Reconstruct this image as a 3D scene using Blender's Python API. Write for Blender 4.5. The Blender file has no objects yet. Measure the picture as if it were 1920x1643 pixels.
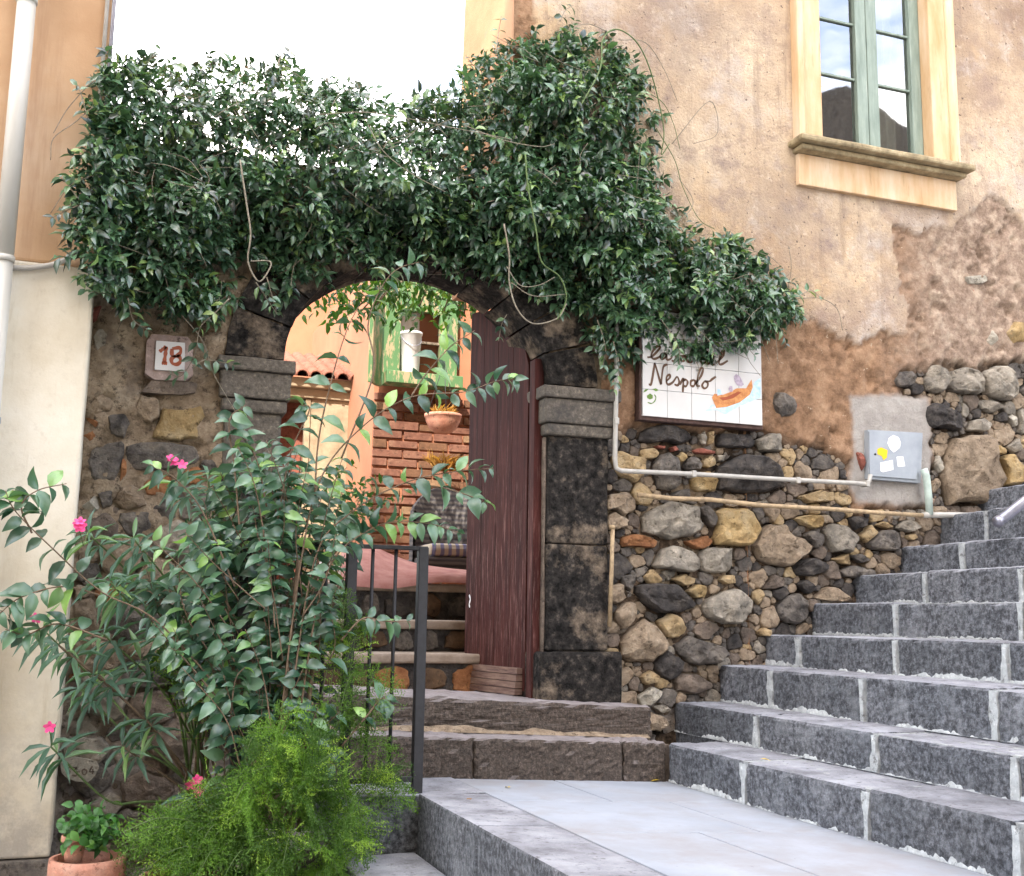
import bpy, bmesh, math, random
import numpy as np
from mathutils import Vector, Matrix

# ------------------------------------------------------------------ camera, sky, sun, exposure
scene = bpy.context.scene
COL = scene.collection
YAW, PITCH, ROLL, FPX = 0.35085616, 0.15837637, 0.01581795, 2127.26
CAM = np.array([0.0, -5.3, 1.6])
_f = np.array([math.sin(YAW)*math.cos(PITCH), math.cos(YAW)*math.cos(PITCH), math.sin(PITCH)])
_r = np.array([math.cos(YAW), -math.sin(YAW), 0.0]); _u = np.cross(_r, _f)
_R = _r*math.cos(ROLL)+_u*math.sin(ROLL); _U = -_r*math.sin(ROLL)+_u*math.cos(ROLL)

cam_data = bpy.data.cameras.new('camera')
cam = bpy.data.objects.new('camera', cam_data); COL.objects.link(cam)
cam.matrix_world = Matrix(((_R[0], _U[0], -_f[0], CAM[0]), (_R[1], _U[1], -_f[1], CAM[1]),
                           (_R[2], _U[2], -_f[2], CAM[2]), (0, 0, 0, 1)))
cam_data.sensor_fit = 'HORIZONTAL'; cam_data.sensor_width = 36.0
cam_data.lens = FPX/1920*36.0
cam_data.clip_start = 0.05; cam_data.clip_end = 500
scene.camera = cam

SUN = Vector((-0.36, -0.60, 0.715)).normalized()      # towards the sun
world = bpy.data.worlds.new('World'); scene.world = world; world.use_nodes = True
wn = world.node_tree.nodes; wl = world.node_tree.links
sky = wn.new('ShaderNodeTexSky'); sky.sky_type = 'NISHITA'; sky.sun_disc = False
sky.sun_elevation = math.asin(SUN.z); sky.sun_rotation = math.atan2(SUN.x, SUN.y)
sky.air_density = 1.0; sky.dust_density = 3.0; sky.ozone_density = 1.0
bg = wn['Background']; bg.inputs['Strength'].default_value = 0.15
# thin white cloud veil over the whole sky
tc = wn.new('ShaderNodeTexCoord'); mp = wn.new('ShaderNodeMapping'); mp.inputs['Scale'].default_value = (1, 1, 2.6); mp.inputs['Location'].default_value = (7.1, 1.4, 0.3)
nz = wn.new('ShaderNodeTexNoise'); nz.inputs['Scale'].default_value = 2.4; nz.inputs['Detail'].default_value = 7; nz.inputs['Roughness'].default_value = .6
rp = wn.new('ShaderNodeValToRGB'); rp.color_ramp.elements[0].position = .44; rp.color_ramp.elements[1].position = .68
mxs = wn.new('ShaderNodeMix'); mxs.data_type = 'RGBA'
wl.new(tc.outputs['Generated'], mp.inputs['Vector']); wl.new(mp.outputs['Vector'], nz.inputs['Vector'])
wl.new(nz.outputs['Fac'], rp.inputs['Fac'])
mul = wn.new('ShaderNodeMath'); mul.operation = 'MULTIPLY'; mul.inputs[1].default_value = .9
wl.new(rp.outputs['Color'], mul.inputs[0]); wl.new(mul.outputs[0], mxs.inputs['Factor'])
wl.new(sky.outputs['Color'], mxs.inputs['A']); mxs.inputs['B'].default_value = (11.2, 10.4, 9.3, 1)
wl.new(mxs.outputs['Result'], bg.inputs['Color'])

sl = bpy.data.lights.new('sun', 'SUN'); sl.energy = 2.0; sl.angle = math.radians(0.53); sl.color = (1.0, .93, .82)
so = bpy.data.objects.new('sun', sl); COL.objects.link(so)
so.rotation_euler = SUN.to_track_quat('Z', 'Y').to_euler(); so.location = SUN*40
vs = scene.view_settings; vs.view_transform = 'Standard'; vs.look = 'None'; vs.gamma = 1; vs.exposure = 2.62; vs.use_curve_mapping = False
scene.cycles.use_denoising = True
scene.cycles.max_bounces = 6; scene.cycles.transparent_max_bounces = 10

# ------------------------------------------------------------------ helpers
def ray(a, b): return _f+_R*(a-960)/FPX-_U*(b-821.5)/FPX
def PY(a, b, Y=0.0):
    d = ray(a, b); return CAM+d*(Y-CAM[1])/d[1]
def PZ(a, b, Z):
    d = ray(a, b); return CAM+d*(Z-CAM[2])/d[2]
def PX(a, b, X):
    d = ray(a, b); return CAM+d*(X-CAM[0])/d[0]
def XZ(pts, Y=0.0): return np.array([PY(a, b, Y)[[0, 2]] for a, b in pts])

def hsh(ix, iy, iz, s):
    h = (ix*374761393+iy*668265263+iz*2147483647+s*1274126177) & 0xffffffff
    h = ((h ^ (h >> 13))*1274126177) & 0xffffffff
    return ((h ^ (h >> 16)) & 0xffff)/65535.0
def vnoise(p, s=0):
    p = np.asarray(p, float); i = np.floor(p).astype(np.int64); t = p-i; t = t*t*(3-2*t)
    out = 0
    for dx in (0, 1):
        for dy in (0, 1):
            for dz in (0, 1):
                w = (t[..., 0] if dx else 1-t[..., 0])*(t[..., 1] if dy else 1-t[..., 1])*(t[..., 2] if dz else 1-t[..., 2])
                out = out+w*hsh(i[..., 0]+dx, i[..., 1]+dy, i[..., 2]+dz, s)
    return out
def fbm(p, octv=4, s=0, gain=.5):
    p = np.asarray(p, float); a, tot, out = 1.0, 0.0, 0
    for k in range(octv):
        out = out+a*vnoise(p*(2**k)+17.3*k, s+k); tot += a; a *= gain
    return out/tot            # 0..1
def in_poly(x, z, poly):
    inside = np.zeros(x.shape, bool); n = len(poly)
    for i in range(n):
        x1, z1 = poly[i]; x2, z2 = poly[(i+1) % n]
        c = (z1 > z) != (z2 > z)
        with np.errstate(divide='ignore', invalid='ignore'):
            xi = (x2-x1)*(z-z1)/(z2-z1 if z2 != z1 else 1e-9)+x1
        inside ^= c & (x < xi)
    return inside
def poly_dist(x, z, poly):
    d = np.full(x.shape, 1e9); n = len(poly)
    for i in range(n):
        a = poly[i]; b = poly[(i+1) % n]; e = b-a; L = e@e+1e-12
        t = np.clip(((x-a[0])*e[0]+(z-a[1])*e[1])/L, 0, 1)
        d = np.minimum(d, np.hypot(x-a[0]-t*e[0], z-a[1]-t*e[1]))
    return d
def sdf(x, z, poly):
    d = poly_dist(x, z, poly); return np.where(in_poly(x, z, poly), d, -d)   # positive inside

WLOC = {}
def tag(o, label=None, cat=None, group=None, kind=None):
    if label: o['label'] = label
    if cat: o['category'] = cat
    if group: o['group'] = group
    if kind: o['kind'] = kind
    return o
def thing(name, label, cat, loc=(0, 0, 0), group=None):
    o = bpy.data.objects.new(name, None); COL.objects.link(o); o.location = Vector([float(v) for v in loc])
    o.empty_display_size = .1
    WLOC[o.name] = np.array(loc, float); return tag(o, label, cat, group)
def wl_of(p): return WLOC.get(p.name, np.zeros(3)) if p is not None else np.zeros(3)
def mk(name, V, F, mat, parent=None, smooth=False, label=None, kind=None):
    V = np.asarray(V, float)-wl_of(parent)
    me = bpy.data.meshes.new(name); me.from_pydata(V.tolist(), [], [tuple(map(int, f)) for f in F])
    if mat is not None: me.materials.append(mat)
    if smooth: me.polygons.foreach_set('use_smooth', [True]*len(me.polygons))
    if smooth and name == 'stone': me.set_sharp_from_angle(angle=.42)
    o = bpy.data.objects.new(name, me); COL.objects.link(o)
    if parent is not None:
        o.parent = parent; WLOC[o.name] = wl_of(parent)
    else: WLOC[o.name] = np.zeros(3)
    return tag(o, label, None, None, kind)
def from_bm(name, bm, mat, parent=None, smooth=False, label=None, kind=None):
    bm.verts.index_update()
    V = [tuple(v.co) for v in bm.verts]; F = [[v.index for v in f.verts] for f in bm.faces]; bm.free()
    return mk(name, V, F, mat, parent, smooth, label, kind)
def hexa(name, pts, mat, parent=None, bevel=0.006, cuts=0, amp=0.0, seed=0, smooth=False, freq=14, **k):
    """box given by 8 points: bottom 4 (ccw from above) then top 4"""
    bm = bmesh.new(); vs_ = [bm.verts.new(tuple(p)) for p in pts]
    for f in ((3, 2, 1, 0), (4, 5, 6, 7), (0, 1, 5, 4), (1, 2, 6, 5), (2, 3, 7, 6), (3, 0, 4, 7)): bm.faces.new([vs_[i] for i in f])
    if bevel > 0: bmesh.ops.bevel(bm, geom=list(bm.edges), offset=bevel, segments=2, affect='EDGES', profile=.5)
    if cuts: bmesh.ops.subdivide_edges(bm, edges=[e for e in bm.edges if e.calc_length() > bevel*3], cuts=cuts, use_grid_fill=True)
    if amp > 0:
        bm.normal_update()
        P = np.array([v.co[:] for v in bm.verts]); n = fbm(P*freq, 3, seed)-.5
        for v, q in zip(bm.verts, n): v.co += v.normal*float(q*2*amp)
    return from_bm(name, bm, mat, parent, smooth, **k)
def box(name, lo, hi, mat, parent=None, **k):
    x0, y0, z0 = lo; x1, y1, z1 = hi
    return hexa(name, [(x0, y0, z0), (x1, y0, z0), (x1, y1, z0), (x0, y1, z0), (x0, y0, z1), (x1, y0, z1), (x1, y1, z1), (x0, y1, z1)], mat, parent, **k)
def catmull(pts, n=6):
    pts = np.asarray(pts, float)
    P = np.vstack([2*pts[0]-pts[1], pts, 2*pts[-1]-pts[-2]]); out = []
    for i in range(1, len(P)-2):
        for t in np.linspace(0, 1, n, endpoint=False):
            a, b, c, d = P[i-1], P[i], P[i+1], P[i+2]
            out.append(.5*((2*b)+(c-a)*t+(2*a-5*b+4*c-d)*t*t+(3*b-a-3*c+d)*t**3))
    out.append(P[-2]); return np.array(out)
def tube_vf(pts, rad, seg=8, cap=True):
    pts = np.asarray(pts, float); n = len(pts); rad = np.broadcast_to(np.asarray(rad, float), (n,))
    T = np.gradient(pts, axis=0); T /= np.linalg.norm(T, axis=1)[:, None]+1e-12
    ref = np.array([0, 0, 1.0]) if abs(T[0][2]) < .8 else np.array([1.0, 0, 0])
    V, F = [], []
    N = np.cross(T[0], ref); N /= np.linalg.norm(N)
    for i in range(n):
        N = N-T[i]*(N@T[i]); N /= np.linalg.norm(N)+1e-12; B = np.cross(T[i], N)
        for k in range(seg):
            a = 2*math.pi*k/seg; V.append(pts[i]+rad[i]*(math.cos(a)*N+math.sin(a)*B))
    for i in range(n-1):
        for k in range(seg):
            k2 = (k+1) % seg; F.append((i*seg+k, i*seg+k2, (i+1)*seg+k2, (i+1)*seg+k))
    if cap: F.append(tuple(range(seg))[::-1]); F.append(tuple((n-1)*seg+k for k in range(seg)))
    return V, F
def tube(name, pts, rad, mat, parent=None, seg=8, smooth_path=0, **k):
    if smooth_path: pts = catmull(pts, smooth_path)
    V, F = tube_vf(pts, rad, seg); return mk(name, V, F, mat, parent, True, **k)
def merge(parts):
    V, F = [], []
    for v, f in parts:
        o = len(V); V.extend([tuple(q) for q in v]); F.extend([tuple(i+o for i in q) for q in f])
    return V, F
def lathe_vf(prof, c, seg=28):
    V, F = [], []
    for r_, z in prof:
        for k in range(seg):
            a = 2*math.pi*k/seg; V.append((c[0]+r_*math.cos(a), c[1]+r_*math.sin(a), c[2]+z))
    for i in range(len(prof)-1):
        for k in range(seg):
            k2 = (k+1) % seg; F.append((i*seg+k, i*seg+k2, (i+1)*seg+k2, (i+1)*seg+k))
    return V, F
def ribbon_vf(pts, w, Y, n=6):
    """flat brush stroke in the XZ plane at depth Y; pts (k,2); w half width"""
    p = catmull(pts, n); T = np.gradient(p, axis=0); T /= np.linalg.norm(T, axis=1)[:, None]+1e-9
    N = np.stack([-T[:, 1], T[:, 0]], 1); m = len(p); t = np.linspace(0, 1, m)
    ww = w*(.75+.35*np.sin(t*9.0)**2)
    V = [(q[0]+n_[0]*h, Y, q[1]+n_[1]*h) for q, n_, h in zip(p, N, ww)]+[(q[0]-n_[0]*h, Y, q[1]-n_[1]*h) for q, n_, h in zip(p, N, ww)]
    return V, [(i, i+1, m+i+1, m+i) for i in range(m-1)]
def add_attr(o, name, vals):
    a = o.data.attributes.new(name, 'FLOAT', 'POINT'); a.data.foreach_set('value', np.asarray(vals, np.float32))

# ------------------------------------------------------------------ materials
class G:
    def __init__(s, name):
        s.m = bpy.data.materials.new(name); s.m.use_nodes = True; s.n = s.m.node_tree.nodes; s.l = s.m.node_tree.links
        s.b = s.n['Principled BSDF']; s.tc = s.n.new('ShaderNodeTexCoord'); s.geo = None
    def noise(s, scale, detail=5, rough=.6, co='Object', stretch=None, seed=0.0, dist=0.0):
        x = s.n.new('ShaderNodeTexNoise'); x.inputs['Scale'].default_value = scale; x.inputs['Detail'].default_value = detail; x.inputs['Roughness'].default_value = rough
        x.inputs['Distortion'].default_value = dist
        mpn = s.n.new('ShaderNodeMapping'); mpn.inputs['Location'].default_value = (seed, seed*1.7, seed*.6)
        if stretch: mpn.inputs['Scale'].default_value = stretch
        s.l.new(s.tc.outputs[co], mpn.inputs['Vector']); s.l.new(mpn.outputs['Vector'], x.inputs['Vector']); return x.outputs['Fac']
    def ramp(s, src, stops):
        r = s.n.new('ShaderNodeValToRGB'); e = r.color_ramp.elements
        e[0].position, e[0].color = stops[0][0], (*stops[0][1], 1); e[1].position, e[1].color = stops[-1][0], (*stops[-1][1], 1)
        for p, c in stops[1:-1]:
            q = e.new(p); q.color = (*c, 1)
        s.l.new(src, r.inputs['Fac']); return r.outputs['Color']
    def step(s, src, a, b):
        r = s.n.new('ShaderNodeMapRange'); r.inputs['From Min'].default_value = a; r.inputs['From Max'].default_value = b
        s.l.new(src, r.inputs['Value']); return r.outputs['Result']
    def mix(s, fac, a, b, mode='MIX'):
        x = s.n.new('ShaderNodeMix'); x.data_type = 'RGBA'; x.blend_type = mode
        for sock, v in (('Factor', fac), ('A', a), ('B', b)):
            if isinstance(v, (int, float)): x.inputs[sock].default_value = v
            elif isinstance(v, tuple): x.inputs[sock].default_value = (*v, 1)
            else: s.l.new(v, x.inputs[sock])
        return x.outputs['Result']
    def math(s, op, a, b=0.0):
        x = s.n.new('ShaderNodeMath'); x.operation = op
        for i, v in enumerate((a, b)):
            if isinstance(v, (int, float)): x.inputs[i].default_value = v
            else: s.l.new(v, x.inputs[i])
        return x.outputs[0]
    def attr(s, name):
        x = s.n.new('ShaderNodeAttribute'); x.attribute_name = name; return x.outputs['Fac']
    def rnd(s): return s.n.new('ShaderNodeObjectInfo').outputs['Random']
    def normal_z(s):
        g = s.n.new('ShaderNodeNewGeometry'); x = s.n.new('ShaderNodeSeparateXYZ'); s.l.new(g.outputs['True Normal'], x.inputs[0]); return x.outputs['Z']
    def xyz(s, co='Object'):
        x = s.n.new('ShaderNodeSeparateXYZ'); s.l.new(s.tc.outputs[co], x.inputs[0]); return x.outputs
    def out(s, color, rough=.85, bump=None, bstr=.4, bdist=.01, spec=None):
        if isinstance(color, tuple): s.b.inputs['Base Color'].default_value = (*color, 1)
        else: s.l.new(color, s.b.inputs['Base Color'])
        if isinstance(rough, (int, float)): s.b.inputs['Roughness'].default_value = rough
        else: s.l.new(rough, s.b.inputs['Roughness'])
        if spec is not None: s.b.inputs['Specular IOR Level'].default_value = spec
        if bump is not None:
            b = s.n.new('ShaderNodeBump'); b.inputs['Strength'].default_value = bstr; b.inputs['Distance'].default_value = bdist
            s.l.new(bump, b.inputs['Height']); s.l.new(b.outputs['Normal'], s.b.inputs['Normal'])
        return s.m
def mottled(name, c1, c2, scale=12, rough=.85, bs=60, bstr=.5, bdist=.008, c3=None, rand=.35, spec=.3):
    g = G(name); n = g.noise(scale, 6, .65)
    stops = [(.3, c1), (.7, c2)] if c3 is None else [(.28, c1), (.5, c2), (.72, c3)]
    col = g.ramp(n, stops)
    sp = g.noise(bs, 4, .7, seed=3.1)
    pt = g.noise(bs*.45, 5, .75, seed=11.0); col = g.mix(g.math('MULTIPLY', g.step(pt, .44, .34), .8), col, g.mix(1.0, col, (.22, .2, .18), 'MULTIPLY'))  # cavity shade put into the colour along the bump hollows
    col = g.mix(g.step(sp, .55, .75), col, g.mix(1.0, col, (1.55, 1.5, 1.45), 'MULTIPLY'))
    if rand > 0:
        k = g.math('ADD', g.math('MULTIPLY', g.rnd(), rand), 1-rand/2)
        col = g.mix(1.0, col, g.mix(k, (0, 0, 0), (1, 1, 1)), 'MULTIPLY')
    return g.out(col, rough, g.noise(bs*.45, 7, .78, seed=11.0), bstr, bdist, spec)
def plain(name, c, rough=.6, var=.15, scale=20, metal=0.0, spec=.4):
    g = G(name); n = g.noise(scale, 5, .6)
    col = g.ramp(n, [(.3, tuple(v*(1-var) for v in c)), (.7, tuple(min(1, v*(1+var)) for v in c))])
    g.b.inputs['Metallic'].default_value = metal
    return g.out(col, rough, g.noise(scale*6, 4, .6, seed=2), .12, .003, spec)

M = {}
M['D'] = mottled('basalt_black', (.022, .02, .02), (.075, .066, .06), 16, c3=(.15, .128, .105), bstr=1.0, bdist=.03)
M['D2'] = mottled('basalt_grey', (.045, .04, .037), (.16, .14, .12), 14, c3=(.29, .25, .2), bstr=1.0, bdist=.03)
M['G'] = mottled('stone_grey', (.13, .118, .1), (.34, .30, .24), 11, c3=(.56, .49, .39), bstr=1.0, bdist=.03)
M['G2'] = mottled('stone_umber', (.11, .086, .068), (.3, .235, .18), 12, bstr=1.0, bdist=.03)
M['T'] = mottled('stone_tan', (.24, .16, .085), (.5, .36, .19), 12, c3=(.56, .44, .28), bstr=1.0, bdist=.03)
M['T2'] = mottled('stone_dun', (.16, .118, .08), (.37, .28, .19), 16, c3=(.5, .4, .29), bstr=1.0, bdist=.03)
M['Y'] = mottled('stone_ochre', (.3, .19, .08), (.5, .35, .16), 9, c3=(.6, .47, .28), bstr=1.0, bdist=.03)
M['O'] = mottled('stone_orange', (.24, .09, .035), (.46, .22, .095), 14, bstr=1.0, bdist=.03)
M['R'] = mottled('brick_red', (.16, .05, .035), (.32, .115, .08), 16)
M['W'] = mottled('stone_pale', (.36, .32, .25), (.62, .57, .47), 12, bstr=1.0, bdist=.03)
M['mortar'] = mottled('lime_mortar', (.2, .21, .21), (.42, .44, .44), 18, rand=0)
M['pipe_white'] = plain('grey_white_plastic', (.40, .38, .34), .5)
M['pipe_tan'] = plain('weathered_tan_pipe', (.36, .26, .15), .6, .35, 40)
M['iron'] = plain('black_painted_iron', (.018, .018, .021), .5, .3, 40)
M['steel'] = plain('galvanised_steel', (.36, .36, .42), .38, .15, 30, .8)
M['terracotta'] = mottled('terracotta', (.3, .12, .075), (.46, .22, .15), 9, rough=.8, c3=(.5, .3, .22), rand=.1)
M['twig'] = plain('brown_twig', (.16, .11, .07), .8, .35, 60)
M['vine_stem'] = plain('grey_vine_stem', (.22, .19, .14), .8, .35, 60)
M['green_stem'] = plain('green_stem', (.09, .14, .04), .6, .3, 60)

def leaf_mat(name, dark, mid, light, rough=.38, trans=.25, spec=.5):
    g = G(name); v = g.math('FRACT', g.math('ADD', g.attr('var'), g.rnd()))
    col = g.ramp(v, [(0.0, dark), (.45, tuple(.6*a+.4*b for a, b in zip(dark, mid))), (.85, mid), (.93, tuple(.5*a+.5*b for a, b in zip(mid, light))), (1.0, light)])
    n = g.noise(9, 3, .5); col = g.mix(g.step(n, .3, .8), col, g.mix(1.0, col, (1.3, 1.25, 1.1), 'MULTIPLY'))
    g.out(col, rough, spec=spec)
    tr = g.n.new('ShaderNodeBsdfTranslucent'); ms = g.n.new('ShaderNodeMixShader'); ms.inputs[0].default_value = trans
    g.l.new(g.mix(1.0, col, (1.5, 1.7, .7), 'MULTIPLY'), tr.inputs['Color'])
    g.l.new(g.b.outputs[0], ms.inputs[1]); g.l.new(tr.outputs[0], ms.inputs[2]); g.l.new(ms.outputs[0], g.n['Material Output'].inputs['Surface'])
    return g.m
M['vine_leaf'] = leaf_mat('vine_leaf', (.006, .022, .013), (.085, .175, .095), (.2, .3, .09), .3, .14, .95)
M['boug_leaf'] = leaf_mat('broad_leaf', (.018, .06, .035), (.09, .185, .11), (.22, .4, .09), .32, .18, .8)
M['ole_leaf'] = leaf_mat('narrow_leaf', (.05, .11, .08), (.1, .19, .135), (.18, .3, .1), .42)
M['fern'] = leaf_mat('feathery_fern', (.03, .08, .008), (.125, .25, .025), (.28, .42, .06), .6, .3)
M['pot_leaf'] = leaf_mat('pot_plant_leaf', (.025, .09, .02), (.06, .18, .04), (.15, .3, .06), .45)
M['dry'] = leaf_mat('dry_straw', (.25, .12, .03), (.45, .24, .06), (.5, .32, .12), .8)
M['yard_leaf'] = leaf_mat('yard_tree_leaf', (.02, .06, .012), (.05, .12, .02), (.16, .26, .04), .4, .35)
M['petal'] = plain('pink_petal', (.85, .07, .25), .5, .3, 30)
M['yellow_leaf'] = plain('yellow_leaf', (.6, .42, .03), .6)

# ------------------------------------------------------------------ leaves
_LV = np.array([(0, 0, 0), (-.46, .30, .10), (.46, .30, .07), (-.38, .62, .03), (.38, .62, .06), (0, 1, -.20), (0, .33, .0), (0, .64, -.05)])
_LF = np.array([(0, 2, 6), (0, 6, 1), (2, 4, 6), (4, 7, 6), (1, 6, 3), (6, 7, 3), (7, 4, 5), (3, 7, 5)])
_t = [0, .14, .34, .58, .80, 1.0]; _w = [0, .30, .47, .41, .22, 0]; _z = [0, .03, .05, .02, -.08, -.24]
_LV2 = np.array([(0, t, z) for t, z in zip(_t, _z)]+[(-w, t, z+.16*w) for t, w, z in zip(_t[1:5], _w[1:5], _z[1:5])]+[(w, t, z+.22*w) for t, w, z in zip(_t[1:5], _w[1:5], _z[1:5])])
_LF2 = np.array([(0, 10, 1), (0, 1, 6), (5, 4, 13), (5, 9, 4)]+[f for k in range(3) for f in ((1+k, 10+k, 11+k), (1+k, 11+k, 2+k), (6+k, 1+k, 2+k), (6+k, 2+k, 7+k))])
def tpl(mat): return (_LV2, _LF2) if mat.name in ('broad_leaf', 'pot_plant_leaf') else (_LV, _LF)
def leaf_frames(pos, d, nrm):
    d = d/(np.linalg.norm(d, axis=1)[:, None]+1e-9); x = np.cross(d, nrm); x /= np.linalg.norm(x, axis=1)[:, None]+1e-9
    return x, d, np.cross(x, d)
def leaves_mesh(name, pos, d, nrm, ln, wd, var, mat, parent, kind='stuff'):
    pos = pos-wl_of(parent); x, y, z = leaf_frames(pos, d, nrm); N = len(pos); _LV, _LF = tpl(mat); K = len(_LV)
    V = (pos[:, None]+x[:, None]*(_LV[None, :, 0, None]*wd[:, None, None])+y[:, None]*(_LV[None, :, 1, None]*ln[:, None, None])
         + z[:, None]*(_LV[None, :, 2, None]*ln[:, None, None])).reshape(-1, 3)
    F = (_LF[None]+K*np.arange(N)[:, None, None]).reshape(-1, 3)
    me = bpy.data.meshes.new(name); me.vertices.add(len(V)); me.vertices.foreach_set('co', V.ravel().astype(np.float32))
    me.loops.add(F.size); me.loops.foreach_set('vertex_index', F.ravel().astype(np.int32))
    me.polygons.add(len(F)); me.polygons.foreach_set('loop_start', np.arange(0, F.size, 3, dtype=np.int32))
    try: me.polygons.foreach_set('loop_total', np.full(len(F), 3, np.int32))
    except Exception: pass
    me.polygons.foreach_set('use_smooth', np.ones(len(F), bool)); me.update(calc_edges=True); me.materials.append(mat)
    o = bpy.data.objects.new(name, me); COL.objects.link(o); o.parent = parent
    add_attr(o, 'var', np.repeat(var, K)); return tag(o, kind=kind)
_leafme = {}
def leaf_objs(name, pos, d, nrm, ln, wd, mat, parent):
    _LV, _LF = tpl(mat)
    if mat.name not in _leafme:
        me = bpy.data.meshes.new(name); me.from_pydata(_LV.tolist(), [], _LF.tolist()); me.materials.append(mat)
        me.polygons.foreach_set('use_smooth', [True]*len(_LF)); _leafme[mat.name] = me
    pos = pos-wl_of(parent); x, y, z = leaf_frames(pos, d, nrm)
    for i in range(len(pos)):
        o = bpy.data.objects.new(name, _leafme[mat.name]); COL.objects.link(o); o.parent = parent
        o.matrix_local = Matrix(((x[i][0]*wd[i], y[i][0]*ln[i], z[i][0]*ln[i], pos[i][0]), (x[i][1]*wd[i], y[i][1]*ln[i], z[i][1]*ln[i], pos[i][1]),
                                 (x[i][2]*wd[i], y[i][2]*ln[i], z[i][2]*ln[i], pos[i][2]), (0, 0, 0, 1)))
def put_leaves(pos, d, nrm, ln, wd, var, mat, parent, n_obj, front=None):
    """the leaves that show largest become parts of their own, the rest one mass"""
    pos, d, nrm = map(np.asarray, (pos, d, nrm)); ln, wd, var = map(np.asarray, (ln, wd, var))
    key = front if front is not None else -pos[:, 1]
    order = np.argsort(-key); a, b = order[:n_obj], order[n_obj:]
    leaf_objs('leaf', pos[a], d[a], nrm[a], ln[a], wd[a], mat, parent)
    if len(b): leaves_mesh('foliage', pos[b], d[b], nrm[b], ln[b], wd[b], var[b], mat, parent)
# ------------------------------------------------------------------ setting: street, platform, kerb
g = G('street_stone'); n = g.noise(6, 6, .6)
M['street'] = g.out(g.ramp(n, [(.3, (.10, .10, .105)), (.7, (.19, .19, .2))]), .8, g.noise(40, 5, .7), .4, .01)
V = [(-60, -60, 0), (60, -60, 0), (60, 60, 0), (-60, 60, 0)]
tag(mk('street_ground', V, [(0, 1, 2, 3)], M['street']), kind='structure')

g = G('basalt_dressed'); n1 = g.noise(5, 6, .6); n2 = g.noise(48, 7, .72, seed=4); n3 = g.noise(2.2, 5, .65, seed=9)
n4 = g.noise(30, 6, .75, seed=14)
dark = g.ramp(n2, [(.34, (.022, .024, .028)), (.5, (.09, .096, .108)), (.66, (.23, .245, .275))])
dark = g.mix(g.math('MULTIPLY', g.step(n4, .52, .64), .7), dark, (.21, .222, .245))
dark = g.mix(g.step(n4, .44, .36), dark, (.04, .041, .046))
dark = g.mix(g.math('MULTIPLY', g.step(g.noise(7, 6, .7, seed=22), .5, .68), .6), dark, (.23, .245, .265))
dark = g.mix(g.step(n3, .45, .7), dark, g.mix(1.0, dark, (1.4, 1.36, 1.32), 'MULTIPLY'))
worn = g.ramp(n1, [(.32, (.165, .168, .185)), (.5, (.29, .295, .325)), (.68, (.40, .41, .445))])
worn = g.mix(g.step(n2, .56, .8), worn, (.45, .45, .47))
worn = g.mix(g.math('MULTIPLY', g.step(n4, .45, .33), .8), worn, (.1, .096, .1))
kk = g.math('ADD', g.math('MULTIPLY', g.rnd(), .35), .82)
col = g.mix(g.step(g.normal_z(), .4, .85), dark, worn)
col = g.mix(1.0, col, g.mix(kk, (0, 0, 0), (1, 1, 1)), 'MULTIPLY')
M['step'] = g.out(col, .78, g.noise(70, 6, .75, seed=1), .9, .012, .3)

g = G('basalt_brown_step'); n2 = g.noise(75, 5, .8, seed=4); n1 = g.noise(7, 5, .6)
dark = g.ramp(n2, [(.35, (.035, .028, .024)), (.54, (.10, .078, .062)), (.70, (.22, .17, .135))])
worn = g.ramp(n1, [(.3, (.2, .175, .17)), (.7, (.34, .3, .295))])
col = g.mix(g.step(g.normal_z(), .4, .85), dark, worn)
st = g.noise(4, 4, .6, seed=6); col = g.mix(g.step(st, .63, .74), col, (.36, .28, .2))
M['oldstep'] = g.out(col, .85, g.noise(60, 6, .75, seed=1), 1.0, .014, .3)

g = G('smooth_paving'); n = g.noise(3.0, 6, .6); n2 = g.noise(30, 5, .6, seed=5)
col = g.ramp(n, [(.3, (.27, .295, .335)), (.7, (.37, .40, .45))])
col = g.mix(g.step(n2, .6, .8), col, (.33, .35, .385))
col = g.mix(g.step(g.noise(1.4, 6, .7, seed=12), .5, .7), col, (.28, .275, .285))
col = g.mix(g.math('MULTIPLY', g.step(g.noise(5, 7, .75, seed=52), .5, .66), .5), col, (.27, .255, .25))
sp = g.noise(55, 2, .5, seed=8, stretch=(1, .5, 1)); col = g.mix(g.step(sp, .73, .76), col, (.22, .22, .24))
M['paving'] = g.out(col, .55, g.noise(90, 4, .6), .15, .004, .35)

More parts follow.
